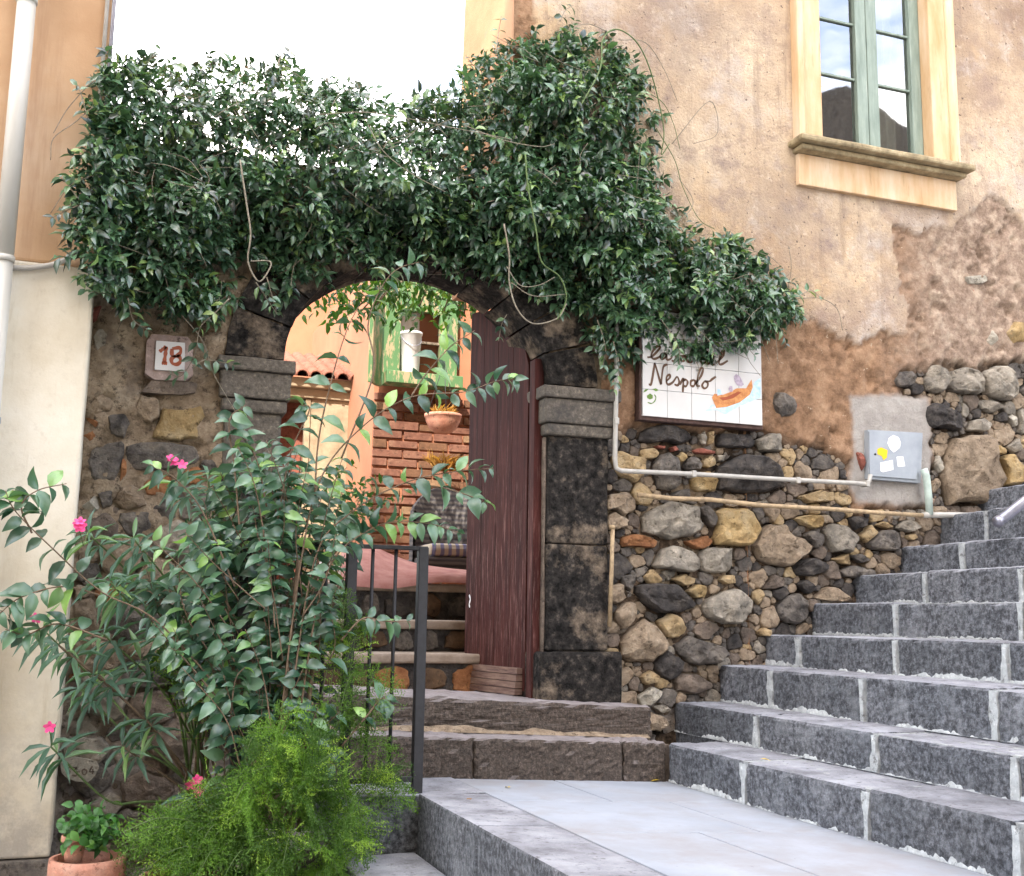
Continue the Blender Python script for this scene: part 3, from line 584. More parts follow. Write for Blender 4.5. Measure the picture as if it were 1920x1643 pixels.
# ------------------------------------------------------------------ rubble stones of the house
O3, S3 = (1140, 780), .1704; O4, S4 = (1140, 1040), .19477; O5, S5 = (1440, 920), .1704; O6, S6 = (1640, 640), .1947
TR = [(O3, S3, 'D', [(330, 200), (450, 120), (700, 110), (880, 170), (920, 250), (800, 310), (450, 300), (340, 270)]),
(O3, S3, 'G', [(990, 210), (1050, 160), (1080, 330), (1010, 310)]), (O3, S3, 'T', [(1085, 170), (1150, 170), (1150, 310), (1080, 325)]),
(O3, S3, 'D', [(1190, 330), (1220, 200), (1560, 200), (1610, 290), (1580, 360), (1300, 350)]), (O3, S3, 'G', [(1610, 280), (1760, 200), (1900, 190), (1900, 390), (1680, 400)]),
(O3, S3, 'T', [(345, 400), (400, 360), (520, 360), (555, 410), (510, 470), (380, 475)]), (O3, S3, 'Y', [(760, 440), (810, 390), (875, 430), (840, 500), (790, 510)]),
(O3, S3, 'D2', [(480, 560), (560, 430), (650, 400), (740, 460), (790, 580), (800, 760), (700, 820), (560, 810), (520, 680)]), (O3, S3, 'D2', [(820, 560), (900, 450), (980, 450), (1025, 540), (1000, 600), (860, 600)]),
(O3, S3, 'T', [(1040, 500), (1100, 440), (1180, 470), (1185, 540), (1100, 575), (1040, 550)]), (O3, S3, 'G', [(1195, 430), (1280, 430), (1285, 500), (1200, 500)]),
(O3, S3, 'R', [(930, 380), (1000, 360), (1170, 400), (1160, 425), (960, 410)]), (O3, S3, 'R', [(520, 330), (630, 330), (620, 365), (540, 360)]), (O3, S3, 'R', [(680, 350), (730, 330), (770, 380), (700, 400)]),
(O3, S3, 'D', [(1180, 600), (1370, 460), (1560, 430), (1760, 470), (1900, 600), (1900, 800), (1700, 840), (1400, 850), (1220, 800)]), (O3, S3, 'Y', [(910, 700), (1000, 620), (1100, 610), (1180, 700), (1180, 820), (980, 840), (930, 780)]),
(O3, S3, 'D2', [(680, 880), (800, 810), (910, 800), (900, 900), (800, 900)]), (O3, S3, 'T2', [(0, 880), (200, 830), (290, 900), (290, 1030), (150, 1120), (60, 1020), (-40, 1040)]),
(O3, S3, 'G', [(370, 1250), (390, 1080), (560, 980), (800, 950), (960, 990), (990, 1120), (1055, 1160), (1020, 1260), (880, 1330), (650, 1360), (450, 1310)]),
(O3, S3, 'D2', [(1010, 1010), (1080, 980), (1190, 1130), (1170, 1220), (1110, 1210), (1010, 1060)]),
(O3, S3, 'Y', [(1170, 1040), (1300, 1020), (1560, 1020), (1620, 1120), (1670, 1260), (1620, 1370), (1520, 1440), (1200, 1430), (1160, 1340), (1200, 1200)]),
(O3, S3, 'O', [(150, 1330), (300, 1300), (545, 1370), (520, 1455), (300, 1430), (150, 1440)]), (O3, S3, 'O', [(830, 1380), (1080, 1315), (1150, 1370), (1110, 1440), (960, 1470)]),
(O3, S3, 'T2', [(-30, 1100), (60, 1060), (220, 1130), (200, 1220), (80, 1260), (-30, 1240)]),
(O4, S4, 'G', [(440, 130), (450, 50), (520, -60), (660, -80), (800, -30), (860, 50), (855, 170), (700, 160), (600, 140)]), (O4, S4, 'G', [(865, 40), (900, -50), (1190, -60), (1190, 30), (1170, 170), (930, 175), (870, 130)]),
(O4, S4, 'T', [(350, 210), (420, 140), (510, 230), (490, 280), (390, 280)]), (O4, S4, 'T', [(600, 240), (720, 185), (850, 230), (840, 280), (720, 300)]), (O4, S4, 'Y', [(755, 350), (850, 290), (960, 310), (930, 420), (850, 420)]),
(O4, S4, 'T', [(1060, 240), (1110, 200), (1210, 200), (1215, 280), (1130, 290)]), (O4, S4, 'D', [(250, 370), (290, 300), (450, 270), (640, 290), (740, 370), (870, 490), (700, 560), (450, 560), (330, 450)]),
(O4, S4, 'G', [(900, 510), (950, 430), (1120, 340), (1250, 330), (1370, 430), (1385, 560), (1290, 660), (1180, 680), (1040, 640), (960, 600)]), (O4, S4, 'T', [(1390, 360), (1470, 330), (1500, 400), (1450, 490), (1400, 430)]),
(O4, S4, 'T2', [(120, 960), (140, 800), (240, 700), (330, 610), (480, 700), (560, 850), (530, 950), (430, 1020), (200, 1030)]), (O4, S4, 'T', [(480, 640), (590, 570), (700, 600), (760, 730), (680, 800), (550, 800)]),
(O4, S4, 'D2', [(640, 890), (760, 780), (900, 830), (1080, 880), (1160, 950), (1030, 1050), (820, 1060), (680, 960)]), (O4, S4, 'T', [(310, 1180), (400, 1110), (490, 1170), (460, 1230), (370, 1260)]),
(O4, S4, 'G2', [(640, 1200), (720, 1140), (870, 1160), (1000, 1240), (1000, 1290), (800, 1340), (660, 1300)]), (O4, S4, 'W', [(280, 1370), (430, 1270), (530, 1330), (400, 1450), (310, 1460)]),
(O4, S4, 'T2', [(300, 1620), (420, 1520), (500, 1540), (590, 1640), (500, 1700), (340, 1690)]), (O4, S4, 'G', [(440, 1470), (540, 1440), (600, 1500), (500, 1530)]), (O4, S4, 'T', [(1440, 740), (1500, 700), (1570, 730), (1560, 790), (1460, 780)]),
(O4, S4, 'D2', [(130, 210), (220, 190), (270, 260), (220, 350), (150, 310)]), (O4, S4, 'T2', [(60, 560), (150, 470), (250, 450), (270, 600), (150, 720), (70, 640)]), (O4, S4, 'T2', [(-10, 300), (120, 280), (180, 420), (60, 470), (-10, 450)]),
(O5, S5, 'T', [(320, 60), (560, 0), (730, 10), (700, 120), (420, 140)]), (O5, S5, 'Y', [(290, 310), (400, 270), (560, 270), (615, 330), (590, 400), (480, 420), (370, 370)]),
(O5, S5, 'T2', [(-170, 650), (-80, 450), (0, 370), (180, 390), (240, 500), (400, 530), (520, 620), (400, 720), (250, 820), (150, 830), (-60, 800)]), (O5, S5, 'D2', [(400, 490), (470, 440), (590, 480), (600, 590), (520, 640)]),
(O5, S5, 'G', [(600, 440), (680, 360), (760, 380), (900, 420), (1010, 540), (900, 680), (720, 680), (650, 580)]), (O5, S5, 'T', [(1010, 490), (1140, 370), (1190, 470), (1080, 580)]),
(O5, S5, 'D2', [(1080, 600), (1200, 470), (1350, 430), (1460, 460), (1470, 600), (1380, 670), (1150, 650)]), (O5, S5, 'T', [(1190, 380), (1260, 340), (1390, 390), (1300, 420)]),
(O5, S5, 'G', [(1430, 420), (1480, 330), (1640, 350), (1680, 410), (1560, 460)]), (O5, S5, 'T', [(1510, 500), (1600, 470), (1645, 520), (1560, 550)]), (O5, S5, 'D', [(900, 300), (980, 280), (1110, 310), (1080, 390), (950, 440)]),
(O5, S5, 'T', [(700, 750), (850, 690), (920, 820), (800, 810)]), (O5, S5, 'D2', [(900, 720), (1040, 700), (1130, 770), (1000, 800)]), (O5, S5, 'D', [(280, 870), (350, 780), (500, 740), (660, 800), (650, 890), (500, 930), (330, 930)]),
(O5, S5, 'D2', [(790, 880), (900, 830), (1050, 850), (1100, 900), (950, 960), (830, 950)]), (O5, S5, 'D2', [(110, 1260), (220, 1150), (350, 1130), (440, 1200), (440, 1400), (340, 1470), (180, 1440), (110, 1350)]),
(O5, S5, 'T2', [(500, 1190), (650, 1050), (780, 1080), (940, 1220)]), (O5, S5, 'D', [(320, 1030), (420, 980), (540, 1090), (440, 1140)]), (O5, S5, 'G2', [(-60, 1080), (60, 920), (180, 960), (170, 1050), (50, 1090)]),
(O6, S6, 'D', [(480, 640), (560, 590), (690, 660), (830, 690), (840, 830), (780, 860), (520, 840), (480, 780)]), (O6, S6, 'G', [(700, 440), (720, 290), (820, 250), (1000, 300), (1060, 500), (900, 510), (740, 480)]),
(O6, S6, 'G', [(1020, 290), (1230, 230), (1320, 330), (1340, 560), (1180, 570), (1080, 500)]), (O6, S6, 'G', [(480, 380), (520, 240), (640, 260), (690, 400), (620, 510), (500, 470)]), (O6, S6, 'D2', [(180, 400), (220, 300), (340, 290), (380, 400), (320, 450), (220, 440)]),
(O6, S6, 'G', [(890, 860), (920, 770), (1060, 740), (1130, 800), (1050, 880)]), (O6, S6, 'G', [(1000, 580), (1070, 560), (1210, 640), (1120, 700), (1020, 650)]), (O6, S6, 'W', [(1270, 730), (1320, 700), (1390, 790), (1340, 830)]),
(O6, S6, 'Y', [(1210, 1130), (1310, 1080), (1390, 1200), (1390, 1380), (1260, 1390), (1270, 1270)]), (O6, S6, 'Y', [(1150, 1080), (1170, 1000), (1270, 1050), (1250, 1090)]), (O6, S6, 'G', [(1270, 1020), (1380, 930), (1410, 1030), (1340, 1080)]),
(O6, S6, 'T2', [(640, 1250), (760, 950), (960, 880), (1120, 930), (1150, 1100), (1240, 1300), (1150, 1560), (700, 1560)]), (O6, S6, 'W', [(570, 1180), (600, 1100), (660, 1170), (620, 1270)]), (O6, S6, 'G', [(1160, 1440), (1220, 1400), (1270, 1480), (1200, 1500)]),
(O6, S6, 'D', [(1160, 720), (1240, 680), (1260, 770), (1190, 780)]), (O6, S6, 'G', [(1380, 660), (1440, 640), (1440, 900), (1380, 880)]),
((0, 0), 1, 'Y', [(1883, 625), (1900, 605), (1925, 610), (1925, 640), (1895, 645)]), ((0, 0), 1, 'W', [(1845, 640), (1858, 618), (1868, 640), (1855, 650)]), ((0, 0), 1, 'W', [(1805, 520), (1845, 515), (1850, 530), (1810, 535)]),
((0, 0), 1, 'D2', [(1442, 755), (1455, 735), (1485, 745), (1490, 775), (1460, 785)]), ((0, 0), 1, 'R', [(1602, 850), (1610, 840), (1618, 870), (1612, 885)])]
pk = Packer(2.30, 6.4, .95, 3.2); pk.region(rubble); pk.block(patch, 1.0)
stairline = np.array([(2.2, .9), (2.9, 1.19)]+[p for x, z0, z1 in zip(SX[2:], SZ[1:], SZ[2:]) for p in ((x, z0-.02), (x, z1-.02))]+[(7.0, 3.1), (7.0, .5), (2.2, .5)])
pk.free &= ~in_poly(pk.X, pk.Z, stairline); pk.free &= ~((pk.X < 2.47))
for i, (o, s, c, pts) in enumerate(TR):
    w = XZ(zoomed(o, s, pts)); pk.block(w, 1.06)
    size = math.sqrt(max(1e-5, .5*abs(np.sum(w[:, 0]*np.roll(w[:, 1], -1)-np.roll(w[:, 0], -1)*w[:, 1]))))
    V, F = stone_vf(w, min(.075, .02+size*.32), i, y0=.012 if c != 'R' else 0)
    mk('stone', V, F, M[c], house, True)
rs = np.random.RandomState(5); small = pk.fill([(.075, 260), (.056, 900), (.042, 2600), (.03, 7000), (.021, 9000), (.015, 14000)], rs); small = pk.grow(small, rs)
small.sort(key=lambda t: -t[1]*(1.0 if t[0][:, 0].mean() < 5.3 else .3)); rest = []
pick = ['D', 'D2', 'D2', 'D2', 'G', 'G2', 'G2', 'G2', 'T2', 'T2', 'T2', 'T2', 'T', 'T', 'D']
nbig = 300-len(TR)-2
chips = {}
for i, (p, r_) in enumerate(small):
    V, F = stone_vf(p, r_*rs.uniform(.35, .8), 100+i, y0=.016); c = pick[rs.randint(len(pick))]
    if i < nbig: mk('stone', V, F, M[c], house, True)
    else: chips.setdefault('T2' if c in ('T', 'T2', 'Y', 'O', 'R') else 'D2', []).append((V, F))
for c, L in chips.items(): V, F = merge(L); mk('rubble_chips', V, F, M[c], house, True, kind='stuff')

# ------------------------------------------------------------------ window of the house
g = G('ochre_trim'); a = g.noise(2.5, 5, .6, stretch=(3, 3, .6)); b = g.noise(6, 5, .7, stretch=(4, 4, .5), seed=4)
col = g.ramp(a, [(.3, (.5, .3, .14)), (.5, (.62, .44, .27)), (.7, (.7, .57, .42))]); col = g.mix(g.math('MULTIPLY', g.step(b, .58, .72), .7), col, (.38, .24, .12))
M['trim'] = g.out(col, .85, g.noise(50, 5, .6), .3, .004, .25)
g = G('sill_stone'); col = g.ramp(g.noise(14, 5, .7), [(.3, (.16, .125, .07)), (.55, (.34, .27, .155)), (.75, (.52, .43, .28))]); M['sill'] = g.out(col, .9, g.noise(60, 5, .7), .5, .006)
g = G('sage_paint'); col = g.ramp(g.noise(9, 5, .7, stretch=(4, 4, .5)), [(.3, (.15, .2, .165)), (.6, (.24, .3, .25)), (.8, (.36, .4, .34))]); M['sage'] = g.out(col, .6, g.noise(60, 4, .6, stretch=(4, 4, .4)), .25, .003)
g = G('window_glass'); fr = g.n.new('ShaderNodeFresnel'); fr.inputs['IOR'].default_value = 3.1
gl = g.n.new('ShaderNodeBsdfGlossy'); gl.inputs['Roughness'].default_value = .02; gl.inputs['Color'].default_value = (1, 1, 1, 1)
wv = g.n.new('ShaderNodeBump'); wv.inputs['Strength'].default_value = .03; wv.inputs['Distance'].default_value = .02; g.l.new(g.noise(3, 2, .5), wv.inputs['Height']); g.l.new(wv.outputs[0], gl.inputs['Normal'])
tp = g.n.new('ShaderNodeBsdfTransparent'); tp.inputs[0].default_value = (.8, .85, .84, 1); ms = g.n.new('ShaderNodeMixShader')
g.l.new(fr.outputs[0], ms.inputs[0]); g.l.new(tp.outputs[0], ms.inputs[1]); g.l.new(gl.outputs[0], ms.inputs[2]); g.l.new(ms.outputs[0], g.n['Material Output'].inputs['Surface']); M['glass'] = g.m
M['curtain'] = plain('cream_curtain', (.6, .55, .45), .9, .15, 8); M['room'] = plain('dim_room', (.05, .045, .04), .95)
wx = lambda px, v=130, Y=-.05: float(PY(px, v, Y)[0])
Lx0, Lx1, Rx0, Rx1 = wx(1491), wx(1533), wx(1737), wx(1780); zs_ = float(PY(1503, 258, -.1)[2]); zt = 6.35
w0 = mk('window', [(Lx0-.03, -.041, zs_-.02), (Rx1+.03, -.041, zs_-.02), (Rx1+.03, -.041, zs_-.001), (Lx0-.03, -.041, zs_-.001)], [(0, 1, 2, 3)], M['trim'], house, label='tall window with ochre stone surround and sage green casements')
gx0, gx1 = Lx1, Rx0
box('surround', (Lx0, -.085, zs_), (Lx1, .10, zt), M['trim'], w0, bevel=.006)
box('surround', (Rx0, -.085, zs_), (Rx1, .10, zt), M['trim'], w0, bevel=.006)
box('surround_moulding', (Rx1-.055, -.10, zs_+.001), (Rx1+.012, -.02, zt), M['trim'], w0, bevel=.008)
box('surround_moulding', (Lx0-.012, -.10, zs_+.001), (Lx0+.03, -.02, zt), M['trim'], w0, bevel=.008)
box('lintel', (Lx0-.02, -.09, zt+.002), (Rx1+.02, .1, zt+.2), M['trim'], w0)
box('sill', (Lx0-.05, -.175, zs_-.042), (Rx1+.055, .06, zs_-.003), M['sill'], w0, bevel=.012, cuts=5, amp=.003)
box('sill_moulding', (Lx0-.02, -.13, zs_-.075), (Rx1+.025, .0, zs_-.044), M['sill'], w0, bevel=.010)
box('apron', (Lx0, -.062, zs_-.265), (Rx1, -.0, zs_-.077), M['trim'], w0, bevel=.005)
mx0, mx1 = wx(1600, 130, .03), wx(1640, 130, .03); yb = .03; zb_ = zs_+.0
fr_z0 = zs_+.01
for x0, x1 in ((gx0+.002, gx0+.028), (mx0, (mx0+mx1)/2-.002), ((mx0+mx1)/2+.002, mx1), (gx1-.075, gx1-.002)):
    box('casement_stile', (x0, yb-.03, fr_z0), (x1, yb+.03, zt), M['sage'], w0, bevel=.004)
for x0, x1 in ((gx0+.028, mx0), (mx1, gx1-.075)):
    box('bottom_rail', (x0, yb-.024, fr_z0), (x1, yb+.024, fr_z0+.035), M['sage'], w0, bevel=.003)
    zz = [float(PY(1560, 143, yb)[2]), float(PY(1560, 40, yb)[2])]; d = zz[1]-zz[0]; lv = [fr_z0+.035, zz[0], zz[1], zz[1]+d, zt]
    for z_ in lv[1:-1]: box('glazing_bar', (x0, yb-.014, z_-.007), (x1, yb+.014, z_+.007), M['sage'], w0, bevel=.002)
    for a, b in zip(lv[:-1], lv[1:]): mk('pane', [(x0, yb, a), (x1, yb, a), (x1, yb, b), (x0, yb, b)], [(0, 1, 2, 3)], M['glass'], w0)
def cloth(nm, x0, x1, z0, z1, y, par, mat, amp=.02, waves=7, n=60):
    V, F = [], []; xs_ = np.linspace(x0, x1, n)
    for z_ in (z0, (z0+z1)/2, z1):
        for x in xs_: V.append((x, y+amp*math.sin((x-x0)/(x1-x0)*waves*6.28+z_*.5), z_))
    for k in range(2):
        for i in range(n-1): F.append((k*n+i, k*n+i+1, (k+1)*n+i+1, (k+1)*n+i))
    return mk(nm, V, F, mat, par, True)
cloth('curtain', gx1-.30, gx1+.12, zs_-.1, zt, .16, w0, M['curtain'])
cloth('curtain', gx0-.25, gx0+.03, zs_-.1, zt, .2, w0, M['curtain'])
bm = bmesh.new(); bmesh.ops.create_cube(bm, size=1); [setattr(v, 'co', Vector((gx0-.6+(v.co.x+.5)*2.4, .12+(v.co.y+.5)*2.6, zs_-.8+(v.co.z+.5)*3.2))) for v in bm.verts]
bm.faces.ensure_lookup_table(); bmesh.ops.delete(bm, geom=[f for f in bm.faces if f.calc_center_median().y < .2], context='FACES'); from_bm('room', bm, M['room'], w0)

# ------------------------------------------------------------------ gateway: wall, jambs, arch, door
AX, AA, AB, AZ = 1.4515, .6705, .575, 2.785       # ellipse of the arch
JT_ = .27
gate = thing('stone_gateway', 'arched stone gateway with black basalt jambs under the climbing vine', 'gateway', (1.45, .15, 0))
xs = np.arange(-.09, 2.461, .0175); zs = np.arange(0, 3.76, .0175); X, Z = np.meshgrid(xs, zs, indexing='ij'); P3 = np.stack([X, Z, np.zeros_like(X)+5], -1)
med = fbm(P3*14, 4, 5); fine = fbm(P3*36, 4, 6); co = fbm(P3*4, 3, 8)
Hh = .012+.04*(med-.5)+.035*(fbm(P3*30, 5, 6, .65)-.5)+.02*(co-.5)-np.clip(.42-fbm(P3*11, 4, 95), 0, 1)*.26
opening = ((np.abs(X-AX) < AA+.05) & (Z < AZ+.02)) | ((((X-AX)/(AA+.05))**2+((Z-AZ)/(AB+.05))**2 < 1) & (Z >= AZ))
keep = ~(opening[:-1, :-1] & opening[1:, 1:]); idx = np.arange(X.size).reshape(X.shape)
qf = np.stack([idx[:-1, :-1], idx[1:, :-1], idx[1:, 1:], idx[:-1, 1:]], -1)[keep]
gw = mk('wall', np.stack([X, -Hh, Z], -1).reshape(-1, 3), qf, None, gate, True)
g = G('gate_wall_render'); col = g.ramp(g.noise(6, 6, .7), [(.33, (.11, .08, .05)), (.48, (.34, .255, .17)), (.64, (.56, .45, .32))])
col = g.mix(g.step(g.noise(2.5, 5, .65, seed=3), .55, .72), col, (.11, .1, .095)); col = g.mix(g.step(g.noise(20, 4, .7, seed=9), .68, .73), col, (.45, .38, .3))
z_ = g.xyz()['Z']; col = g.mix(g.math('MULTIPLY', g.step(z_, 1.5, .9), .6), col, (.34, .32, .315))
col = g.mix(g.math('MULTIPLY', g.step(g.noise(22, 6, .78, seed=31), .47, .36), .8), col, (.05, .038, .027)); M['gatewall'] = g.out(col, .93, g.noise(30, 7, .78), 1.0, .03, .2); gw.data.materials.append(M['gatewall'])
mk('wall_back', np.stack([X, .36+0*X, Z], -1)[::4, ::4].reshape(-1, 3), np.stack([np.arange(X[::4, ::4].size).reshape(X[::4, ::4].shape)[a:b, c:d] for a, b, c, d in ((None, -1, None, -1), (1, None, None, -1), (1, None, 1, None), (None, -1, 1, None))], -1)[~(opening[::4, ::4][:-1, :-1])], M['gatewall'], gate)
box('wall_cap', (-.09, .0, 3.72), (2.46, .36, 3.78), M['gatewall'], gate, bevel=.01)
box('return_wall', (2.13, .03, 0), (3.35, .36, 3.4), M['gatewall'], gate, bevel=0)
g = G('black_stained_block'); n = g.noise(3.5, 6, .7); s2 = g.noise(24, 6, .7, seed=4)
col = g.ramp(s2, [(.38, (.008, .0075, .007)), (.56, (.032, .0285, .0255)), (.72, (.12, .10, .08))])
tn = g.ramp(s2, [(.3, (.13, .1, .075)), (.6, (.25, .195, .14)), (.8, (.36, .28, .2))]); kz = g.math('ADD', n, g.math('MULTIPLY', g.rnd(), .10))
M['jamb'] = g.out(g.mix(g.step(kz, .57, .72), col, tn), .95, g.noise(28, 6, .7), .8, .016, .1)
g = G('grey_stained_block'); s2 = g.noise(45, 5, .75, seed=4); n = g.noise(4, 6, .7, seed=3)
col = g.ramp(s2, [(.3, (.05, .044, .037)), (.56, (.13, .112, .09)), (.74, (.27, .23, .175))]); M['cap'] = g.out(g.mix(g.step(n, .52, .7), col, (.05, .046, .043)), .88, g.noise(70, 6, .75), .7, .007, .25)
zq = lambda u, v: float(PY(u, v, -.04)[2])
zc0, zc1, zn = zq(1080, 808), zq(1085, 730), zq(1085, 765)
def block(nm, x0, x1, y0, z0, z1, mat, sd, amp=.005, bev=.012, y1=.34): return box(nm, (x0, y0, z0), (x1, y1, z1), mat, gate, bevel=bev, cuts=8, amp=amp, seed=sd, freq=20)
JR0, JR1, JL0, JL1 = 2.122, 2.457, .522, .781
block('jamb_base', JR0-.045, JR1+.065, -.075, 1.185, zq(1085, 1222), M['jamb'], 1, bev=.02)
block('jamb_block', JR0, JR1, -.04, zq(1085, 1222)+.002, zq(1085, 1022), M['jamb'], 2, .007)
block('jamb_block', JR0, JR1, -.038, zq(1085, 1022)+.004, zc0-.03, M['jamb'], 3, .007)
block('jamb_block', JL0, JL1, -.04, 1.0, 1.62, M['jamb'], 4); block('jamb_block', JL0, JL1, -.042, 1.625, zq(470, 895)-.012, M['jamb'], 5)
block('jamb_block', JL0, JL1, -.04, zq(470, 895)+.004, zc0-.03, M['cap'], 6)
for a, b, sd in ((JR0, JR1, 7), (JL0, JL1, 9)):
    block('capital', a-.032, b+.032, -.075, zc0+.03, zn+.035, M['cap'], sd, bev=.01)
    block('capital_neck', a-.02, b+.02, -.065, zc0-.032, zc0+.028, M['cap'], sd+20, bev=.014)
    block('capital_ledge', a-.048, b+.048, -.092, zn+.037, zc1, M['cap'], sd+1, bev=.008)
NV = 11
for k in range(NV):
    t0, t1 = math.pi*(k+.03)/NV, math.pi*(k+.97)/NV; bm = bmesh.new(); ts = np.linspace(t0, t1, 7); vv = []
    for yy in (-.035+.004*(k % 3), .345):
        for t in ts: vv.append(bm.verts.new((AX+AA*math.cos(t), yy, AZ+AB*math.sin(t))))
        for t in ts: vv.append(bm.verts.new((AX+(AA+JT_)*math.cos(t), yy, AZ+(AB+JT_)*math.sin(t))))
    for i in range(6):
        bm.faces.new([vv[i+1], vv[i], vv[7+i], vv[8+i]]); bm.faces.new([vv[14+i], vv[15+i], vv[22+i], vv[21+i]])
        bm.faces.new([vv[i], vv[i+1], vv[15+i], vv[14+i]]); bm.faces.new([vv[8+i], vv[7+i], vv[21+i], vv[22+i]])
    bm.faces.new([vv[0], vv[14], vv[21], vv[7]]); bm.faces.new([vv[6], vv[13], vv[27], vv[20]])
    bmesh.ops.subdivide_edges(bm, edges=list(bm.edges), cuts=1, use_grid_fill=True); bm.normal_update()
    P = np.array([v.co[:] for v in bm.verts]); nn = fbm(P*18, 3, k)-.5
    for v, q_ in zip(bm.verts, nn): v.co += v.normal*float(q_*.012)
    from_bm('voussoir', bm, M['jamb'], gate)
# door leaf standing open
Hn = np.array([2.075, .13]); best = None
for t in np.linspace(5.2, 6.4, 600):
    p = CAM+ray(877, 900)*t/ray(877, 900)[1]; d_ = abs(np.hypot(p[0]-Hn[0], p[1]-Hn[1])-.66)
    if p[1] > .13 and (best is None or d_ < best[0]): best = (d_, p[:2].copy())
e = best[1]-Hn; e /= np.linalg.norm(e); nrm2 = np.array([e[1], -e[0]])
if nrm2@(CAM[:2]-Hn) < 0: nrm2 = -nrm2
g = G('maroon_door'); a = g.noise(5, 6, .7, stretch=(6, 6, .5)); b = g.noise(16, 6, .75, stretch=(6, 6, .35), seed=3); zz = g.xyz()['Z']
col = g.ramp(a, [(.3, (.02, .007, .006)), (.55, (.055, .016, .013)), (.75, (.10, .034, .028))])
wear_top_shade = g.math('ADD', g.math('MULTIPLY', b, 1.0), g.math('MULTIPLY', g.step(zz, 2.9, 1.9), .10)); col = g.mix(g.math('MULTIPLY', g.step(wear_top_shade, .62, .84), .9), col, (.26, .15, .13))  # worn streaks; fewer at the top, where arch shade is put into colour
M['door'] = g.out(col, .72, g.noise(14, 6, .7, stretch=(7, 7, .3), seed=2), .3, .004, .12)
def leaf_pt(s, z, o): return (Hn[0]+e[0]*s+nrm2[0]*o, Hn[1]+e[1]*s+nrm2[1]*o, z)
def arch_top(s): x = min(.999, max(-.999, (2.10-s-AX)/AA)); return AZ+AB*math.sqrt(1-x*x)-.02
DB = 1.245
door = mk('door', [leaf_pt(.0, DB+.02, -.045), leaf_pt(.655, DB+.02, -.045), leaf_pt(.655, 2.8, -.045), leaf_pt(0, 2.8, -.045)], [(0, 1, 2, 3)], M['door'], gate, label='faded maroon wooden door leaf standing open')
np_ = 4
for k in range(np_):
    s0, s1 = .655*k/np_+.002, .655*(k+1)/np_-.002; ss_ = np.linspace(s0, s1, 5); out_ = [(s0, DB), (s1, DB)]+[(q_, arch_top(q_)) for q_ in ss_[::-1]]
    V = [leaf_pt(a, b, 0) for a, b in out_]+[leaf_pt(a, b, -.04) for a, b in out_]; n_ = len(out_)
    mk('plank', V, [tuple(range(n_)), tuple(range(n_, 2*n_))[::-1]]+[(i, i+n_, (i+1) % n_+n_, (i+1) % n_) for i in range(n_)], M['door'], door)
g = G('weathered_slat'); col = g.ramp(g.noise(12, 5, .7, stretch=(.6, .6, 5)), [(.3, (.07, .03, .025)), (.7, (.26, .17, .125))]); M['slat'] = g.out(col, .7, g.noise(30, 4, .6), .3, .003)
for k in range(4):
    z0 = DB-.02+.034*k; o = .028-.004*k
    V = [leaf_pt(a, z, oo) for oo in (.002, .018+o) for a, z in ((.02, z0), (.675, z0), (.675, z0+.03), (.02, z0+.03))]
    mk('weather_slat', V, [(0, 1, 2, 3), (4, 5, 6, 7), (0, 1, 5, 4), (1, 2, 6, 5), (2, 3, 7, 6), (3, 0, 4, 7)], M['slat'], door)
box('door_frame', (2.068, .02, 1.2), (2.118, .10, 2.93), M['door'], gate, bevel=.006)
box('mortar_strip', (2.108, -.016, 1.43), (2.1205, .018, zc0-.04), M['G2'], gate, bevel=.004, cuts=6, amp=.004)

# ------------------------------------------------------------------ stones of the wall beside the gate
OL, SL = (140, 560), .2435
TL = [('D2', [(250, 900), (390, 890), (430, 960), (380, 1080), (270, 1050)]), ('Y', [(590, 1060), (650, 930), (680, 850), (800, 870), (980, 820), (1000, 900), (940, 1000), (960, 1080), (800, 1100), (640, 1090)]), ('T2', [(450, 900), (500, 750), (640, 760), (660, 900), (580, 970)]),
('T2', [(90, 850), (180, 740), (300, 780), (290, 870), (150, 900)]), ('O', [(80, 910), (190, 960), (160, 1000)]), ('O', [(50, 1060), (140, 1020), (170, 1070), (110, 1110)]), ('D2', [(100, 1240), (150, 1130), (380, 1100), (370, 1260), (300, 1420), (130, 1410)]),
('D2', [(400, 1130), (600, 1110), (700, 1110), (950, 1150), (960, 1260), (700, 1330), (400, 1300)]), ('O', [(360, 1250), (400, 1200), (400, 1350), (345, 1420)]), ('W', [(50, 1600), (160, 1510), (200, 1620), (120, 1660)]), ('T2', [(280, 1560), (400, 1420), (520, 1480), (560, 1600), (400, 1640)]),
('W', [(140, 300), (190, 230), (270, 250), (240, 350), (170, 420)]), ('D2', [(175, 1500), (290, 1480), (290, 1590), (210, 1620)]), ('R', [(130, 80), (210, 60), (170, 170), (125, 180)])]
pk = Packer(-.08, .53, .1, 2.95); pk.region(np.array([(-.07, .1), (.52, .1), (.52, 2.3), (-.07, 2.3)]))
for i, (c, pts) in enumerate(TL):
    w = XZ(zoomed(OL, SL, pts)); pk.block(w, 1.08); V, F = stone_vf(w, .04, 300+i, y0=.005); mk('stone', V, F, M[c], gate, True)
rs = np.random.RandomState(11)
for i, (p, r_) in enumerate(pk.grow(pk.fill([(.09, 120), (.065, 260), (.045, 500), (.03, 700), (.02, 700)], rs), rs, .008, 1.7)):
    V, F = stone_vf(p, r_*.6, 400+i, y0=.006); lowz = p[:, 1].mean() < 1.25
    mk('stone', V, F, M[['G', 'G2', 'G', 'D2', 'T2', 'G2'][rs.randint(6)] if lowz else ['D2', 'G2', 'T2', 'T2', 'G', 'T2', 'O', 'G2'][rs.randint(8)]], gate, True)
